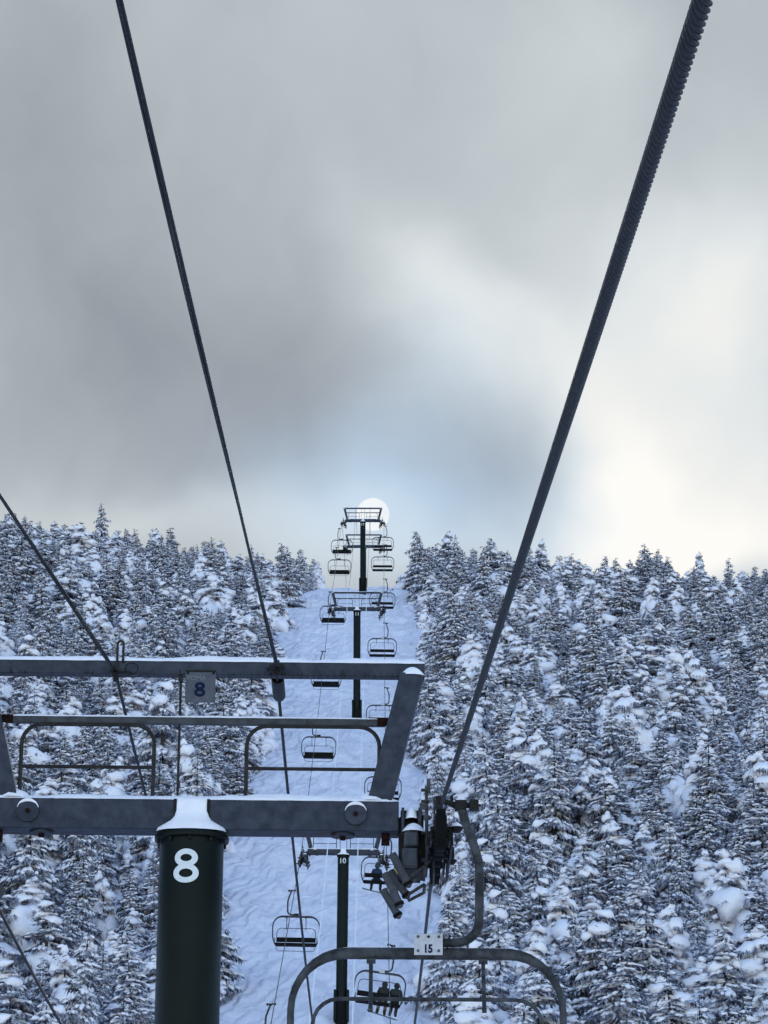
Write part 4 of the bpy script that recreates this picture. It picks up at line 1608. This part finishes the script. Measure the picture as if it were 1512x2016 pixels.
def place(ch, d, side, roll, label, group):
    ch.location = rope_pt(d, side)
    ch.rotation_euler = (0, math.radians(roll), 0 if side > 0 else math.pi)
    tag(ch, label, 'chairlift chair', group)
    return ch


GU, GD = 'chairs going up on the right rope', 'chairs coming down on the left rope'
place(near_chair, 27.9, 1, 0.4, 'large near chair with number plate 15, its bail cut by the bottom edge', GU)
rider_a = place(ride_chair, 147.0, 1, 8.0, 'tilted chair carrying two dark-clad riders beside the pole of tower 10', GU)
rider_b = place(copy_tree(ride_chair), 180.0, 1, 3.0, 'chair with a blue-jacketed snowboarder, partly behind the tubes of tower 8', GU)
ups = ((205, 1.0, 'empty chair half hidden behind the right post of tower 8 frame'),
       (232, 1.0, 'empty chair cut off by the right post, just above the guard rail'),
       (262, 0.8, 'empty snowy chair just above the right end of the frame beam'),
       (296, 0.6, 'empty chair level with the crossarm of tower 11, at its right end'),
       (331, 0.4, 'empty chair against the sky, right of the pole of tower 12'),
       (352, 0.2, 'highest right chair, overlapping the crossarm of the farthest tower'))
for i, (d, r_, lb) in enumerate(ups):
    place(up_chair if i == 0 else copy_tree(up_chair), d, 1, r_, lb, GU)
downs = ((128, 2.0, 'chair whose hanger shows at the bottom edge, left of the arched bail'),
         (160, 1.2, 'largest empty chair on the left rope, level with the pole of tower 10'),
         (219, 1.0, 'empty chair on the left rope framed by the right-hand handrail'),
         (248, 0.8, 'empty chair on the left rope seen below the frame beam'),
         (284, 0.6, 'empty chair on the left rope just below the crossarm of tower 11'),
         (328, 0.4, 'empty chair against the sky, left of the pole of tower 12'),
         (349, 0.3, 'highest left chair, overlapping the frame of the farthest tower'))
for i, (d, r_, lb) in enumerate(downs):
    place(down_chair if i == 0 else copy_tree(down_chair), d, -1, -r_, lb, GD)


# ================================================================== riders
def make_person(chair, sx, jacket, pants, label, hood=False, long_hair=False, lean=0.0, skin_legs=False, knees=0.12):
    hip = Vector((BX + sx, 0.0, BZ - 1.235 + 0.11))
    J = {'pelvis': (0, 0, 0.0), 'waist': (0, -0.03, 0.17), 'chest': (lean * .5, -0.03, 0.36), 'neck': (lean, -0.01, 0.51), 'headb': (lean, 0.01, 0.60), 'headt': (lean, 0.02, 0.73),
         'shl': (-0.175, -0.03, 0.44), 'ell': (-0.245, 0.06, 0.20), 'wrl': (-0.13, 0.28, 0.13), 'hal': (-0.10, 0.36, 0.13),
         'shr': (0.175, -0.03, 0.44), 'elr': (0.245, 0.06, 0.20), 'wrr': (0.13, 0.28, 0.13), 'har': (0.10, 0.36, 0.13),
         'hil': (-0.09, 0.04, -0.02), 'knl': (-knees - 0.02, 0.43, 0.0), 'anl': (-knees - 0.06, 0.44, -0.42), 'tol': (-knees - 0.08, 0.60, -0.48),
         'hir': (0.09, 0.04, -0.02), 'knr': (knees + 0.02, 0.43, 0.0), 'anr': (knees, 0.46, -0.42), 'tor': (knees + 0.02, 0.62, -0.48)}
    Rr = {'pelvis': .16, 'waist': .15, 'chest': .17, 'neck': .075, 'headb': .10, 'headt': .10, 'shl': .10, 'ell': .075, 'wrl': .055, 'hal': .05, 'shr': .10, 'elr': .075, 'wrr': .055, 'har': .05,
          'hil': .11, 'knl': .085, 'anl': .07, 'tol': .055, 'hir': .11, 'knr': .085, 'anr': .07, 'tor': .055}
    E = [('pelvis', 'waist'), ('waist', 'chest'), ('chest', 'neck'), ('neck', 'headb'), ('headb', 'headt'), ('chest', 'shl'), ('shl', 'ell'), ('ell', 'wrl'), ('wrl', 'hal'),
         ('chest', 'shr'), ('shr', 'elr'), ('elr', 'wrr'), ('wrr', 'har'), ('pelvis', 'hil'), ('hil', 'knl'), ('knl', 'anl'), ('anl', 'tol'), ('pelvis', 'hir'), ('hir', 'knr'), ('knr', 'anr'), ('anr', 'tor')]
    names = list(J)
    me = bpy.data.meshes.new('skeleton')
    me.from_pydata([J[n] for n in names], [(names.index(a), names.index(b)) for a, b in E], [])
    ob = bpy.data.objects.new('skeleton', me)
    COL.objects.link(ob)
    sk = ob.modifiers.new('skin', 'SKIN')
    if not me.skin_vertices:
        me.skin_vertices.new()
    for i, n in enumerate(names):
        me.skin_vertices[0].data[i].radius = (Rr[n], Rr[n])
        me.skin_vertices[0].data[i].use_root = (n == 'pelvis')
    sb = ob.modifiers.new('sub', 'SUBSURF'); sb.levels = 2; sb.render_levels = 2
    dg = bpy.context.evaluated_depsgraph_get()
    bm_ = bpy.data.meshes.new_from_object(ob.evaluated_get(dg))
    bpy.data.objects.remove(ob)
    bm_.name = 'body'
    bm_.materials.clear()
    for k in (jacket, pants, 'boot', 'skin'):
        bm_.materials.append(M[k])
    for p in bm_.polygons:
        c = p.center
        p.use_smooth = True
        if c.z > 0.56: p.material_index = 3 if c.y > 0.06 else 0
        elif c.z > 0.05 or (c.y < 0.1 and c.z > -0.06): p.material_index = 0
        elif c.z > -0.30: p.material_index = 1
        else: p.material_index = 2
    root = empty('person', chair.location, chair.rotation_euler)
    tag(root, label, 'person', 'riders')
    bo = link('body', bm_, root, hip)
    # helmet or hood with goggles strap, face in front
    mb = MB()
    mb.lathe([(0.07, -0.10), (0.118, -0.04), (0.124, 0.03), (0.10, 0.09), (0.055, 0.125), (0.01, 0.135)], 18, (lean, 0.005, 0.665))
    mb.build('helmet' if not hood else 'hood', 'jacket_black' if not hood else jacket, root).location = hip
    mb = MB()
    mb.box(lean - 0.085, lean + 0.085, 0.105, 0.128, 0.635, 0.69)
    mb.build('goggles', 'glassdark', root, bevel=0.02).location = hip
    if long_hair:
        mb = MB()
        mb.lathe([(0.06, -0.16), (0.10, -0.10), (0.105, 0.0), (0.09, 0.10)], 14, (lean, -0.03, 0.56))
        mb.build('hair', 'jacket_black', root).location = hip
    return root


def make_board(chair, sx, dz, rot, label):
    root = MB()
    vs, n = [], 24
    for k in range(n + 1):
        u = 2 * k / n - 1
        x = u * 0.76
        w = 0.135 * math.sqrt(max(0.0, 1 - max(0, (abs(u) - 0.82) / 0.18) ** 2)) - 0.02 * math.cos(u * 1.5)
        zz = 0.05 * max(0, (abs(u) - 0.8) / 0.2) ** 2
        vs += [(x, -w, zz), (x, w, zz), (x, w, zz + 0.012), (x, -w, zz + 0.012)]
    fs = [(k * 4 + a, k * 4 + b, (k + 1) * 4 + b, (k + 1) * 4 + a) for k in range(n) for a, b in ((0, 1), (1, 2), (2, 3), (3, 0))]
    root.add(vs, fs + [(3, 2, 1, 0), tuple(n * 4 + j for j in range(4))])
    o = root.build('snowboard', 'board')
    o.matrix_world = Matrix.Translation(chair.location) @ chair.rotation_euler.to_matrix().to_4x4() @ Matrix.Translation((BX + sx, 0.56, BZ - 1.66 + dz)) @ Matrix.Rotation(math.radians(rot[1]), 4, 'Y') @ Matrix.Rotation(math.radians(rot[0]), 4, 'Z')
    return tag(o, label, 'snowboard', 'snowboards')


make_person(rider_a, 0.20, 'jacket_black', 'pants_beige', 'hooded rider in a black jacket and beige trousers', hood=True, long_hair=True)
make_person(rider_a, 0.70, 'jacket_green', 'pants_black', 'rider in dark green at the outer end of the tilted chair', knees=0.08)
make_person(rider_b, -0.26, 'jacket_blue', 'pants_black', 'rider in a blue jacket and helmet with a snowboard', knees=0.2)
make_person(rider_b, 0.70, 'jacket_yellow', 'pants_black', 'rider in dull yellow mostly hidden behind the tubes of tower 8', knees=0.1)
make_board(rider_a, 0.28, 0.0, (25, 6), 'thin snowboard hanging under the two dark-clad riders')
make_board(rider_b, -0.26, 0.0, (15, 8), 'thin snowboard under the rider in the blue jacket')

# ================================================================== hut on the crest
hx, hy = 1.55, None
pB = WP(790, 1171, 371)
hut = empty('summit_hut', (pB.x, pB.y, gzf(pB.x, pB.y) - 0.45))
tag(hut, 'pale hut with a sloping snowy roof on the crest behind the trees', 'hut')
MB().box(0.0, 6.0, 0.0, 5.0, 0.0, 1.15).add([(0, 0, 1.15), (6, 0, 1.15), (3, 0, 2.95), (0, 5, 1.15), (6, 5, 1.15), (3, 5, 2.95)], [(0, 1, 2), (3, 5, 4)]).build('wall', 'wall', hut, smooth=False)
for (x0, x1) in ((0.35, 0.95), (1.25, 2.1), (2.4, 3.2)):
    w_ = MB().box(x0, x1, -0.02, -0.004, 0.45, 1.35 if x0 > 0.5 else 1.15).build('window', 'glassdark', hut)
    MB().box(x0 - 0.05, x1 + 0.05, -0.03, -0.021, 0.38, 0.45).build('sill', 'wall', w_)
rf = MB()
rf.prism((-0.35, 2.4, 0.98), (3.0, 2.4, 3.0), 5.6, 0.14).prism((6.35, 2.4, 0.98), (3.0, 2.4, 3.0), 5.6, 0.14)
rfo = rf.build('roof', 'signwhite', hut, smooth=False)
MB().prism((-0.36, 2.4, 1.11), (3.0, 2.4, 3.14), 5.5, 0.12).prism((6.36, 2.4, 1.11), (3.0, 2.4, 3.14), 5.5, 0.12).build('roof_snow', 'snow', rfo, smooth=False)
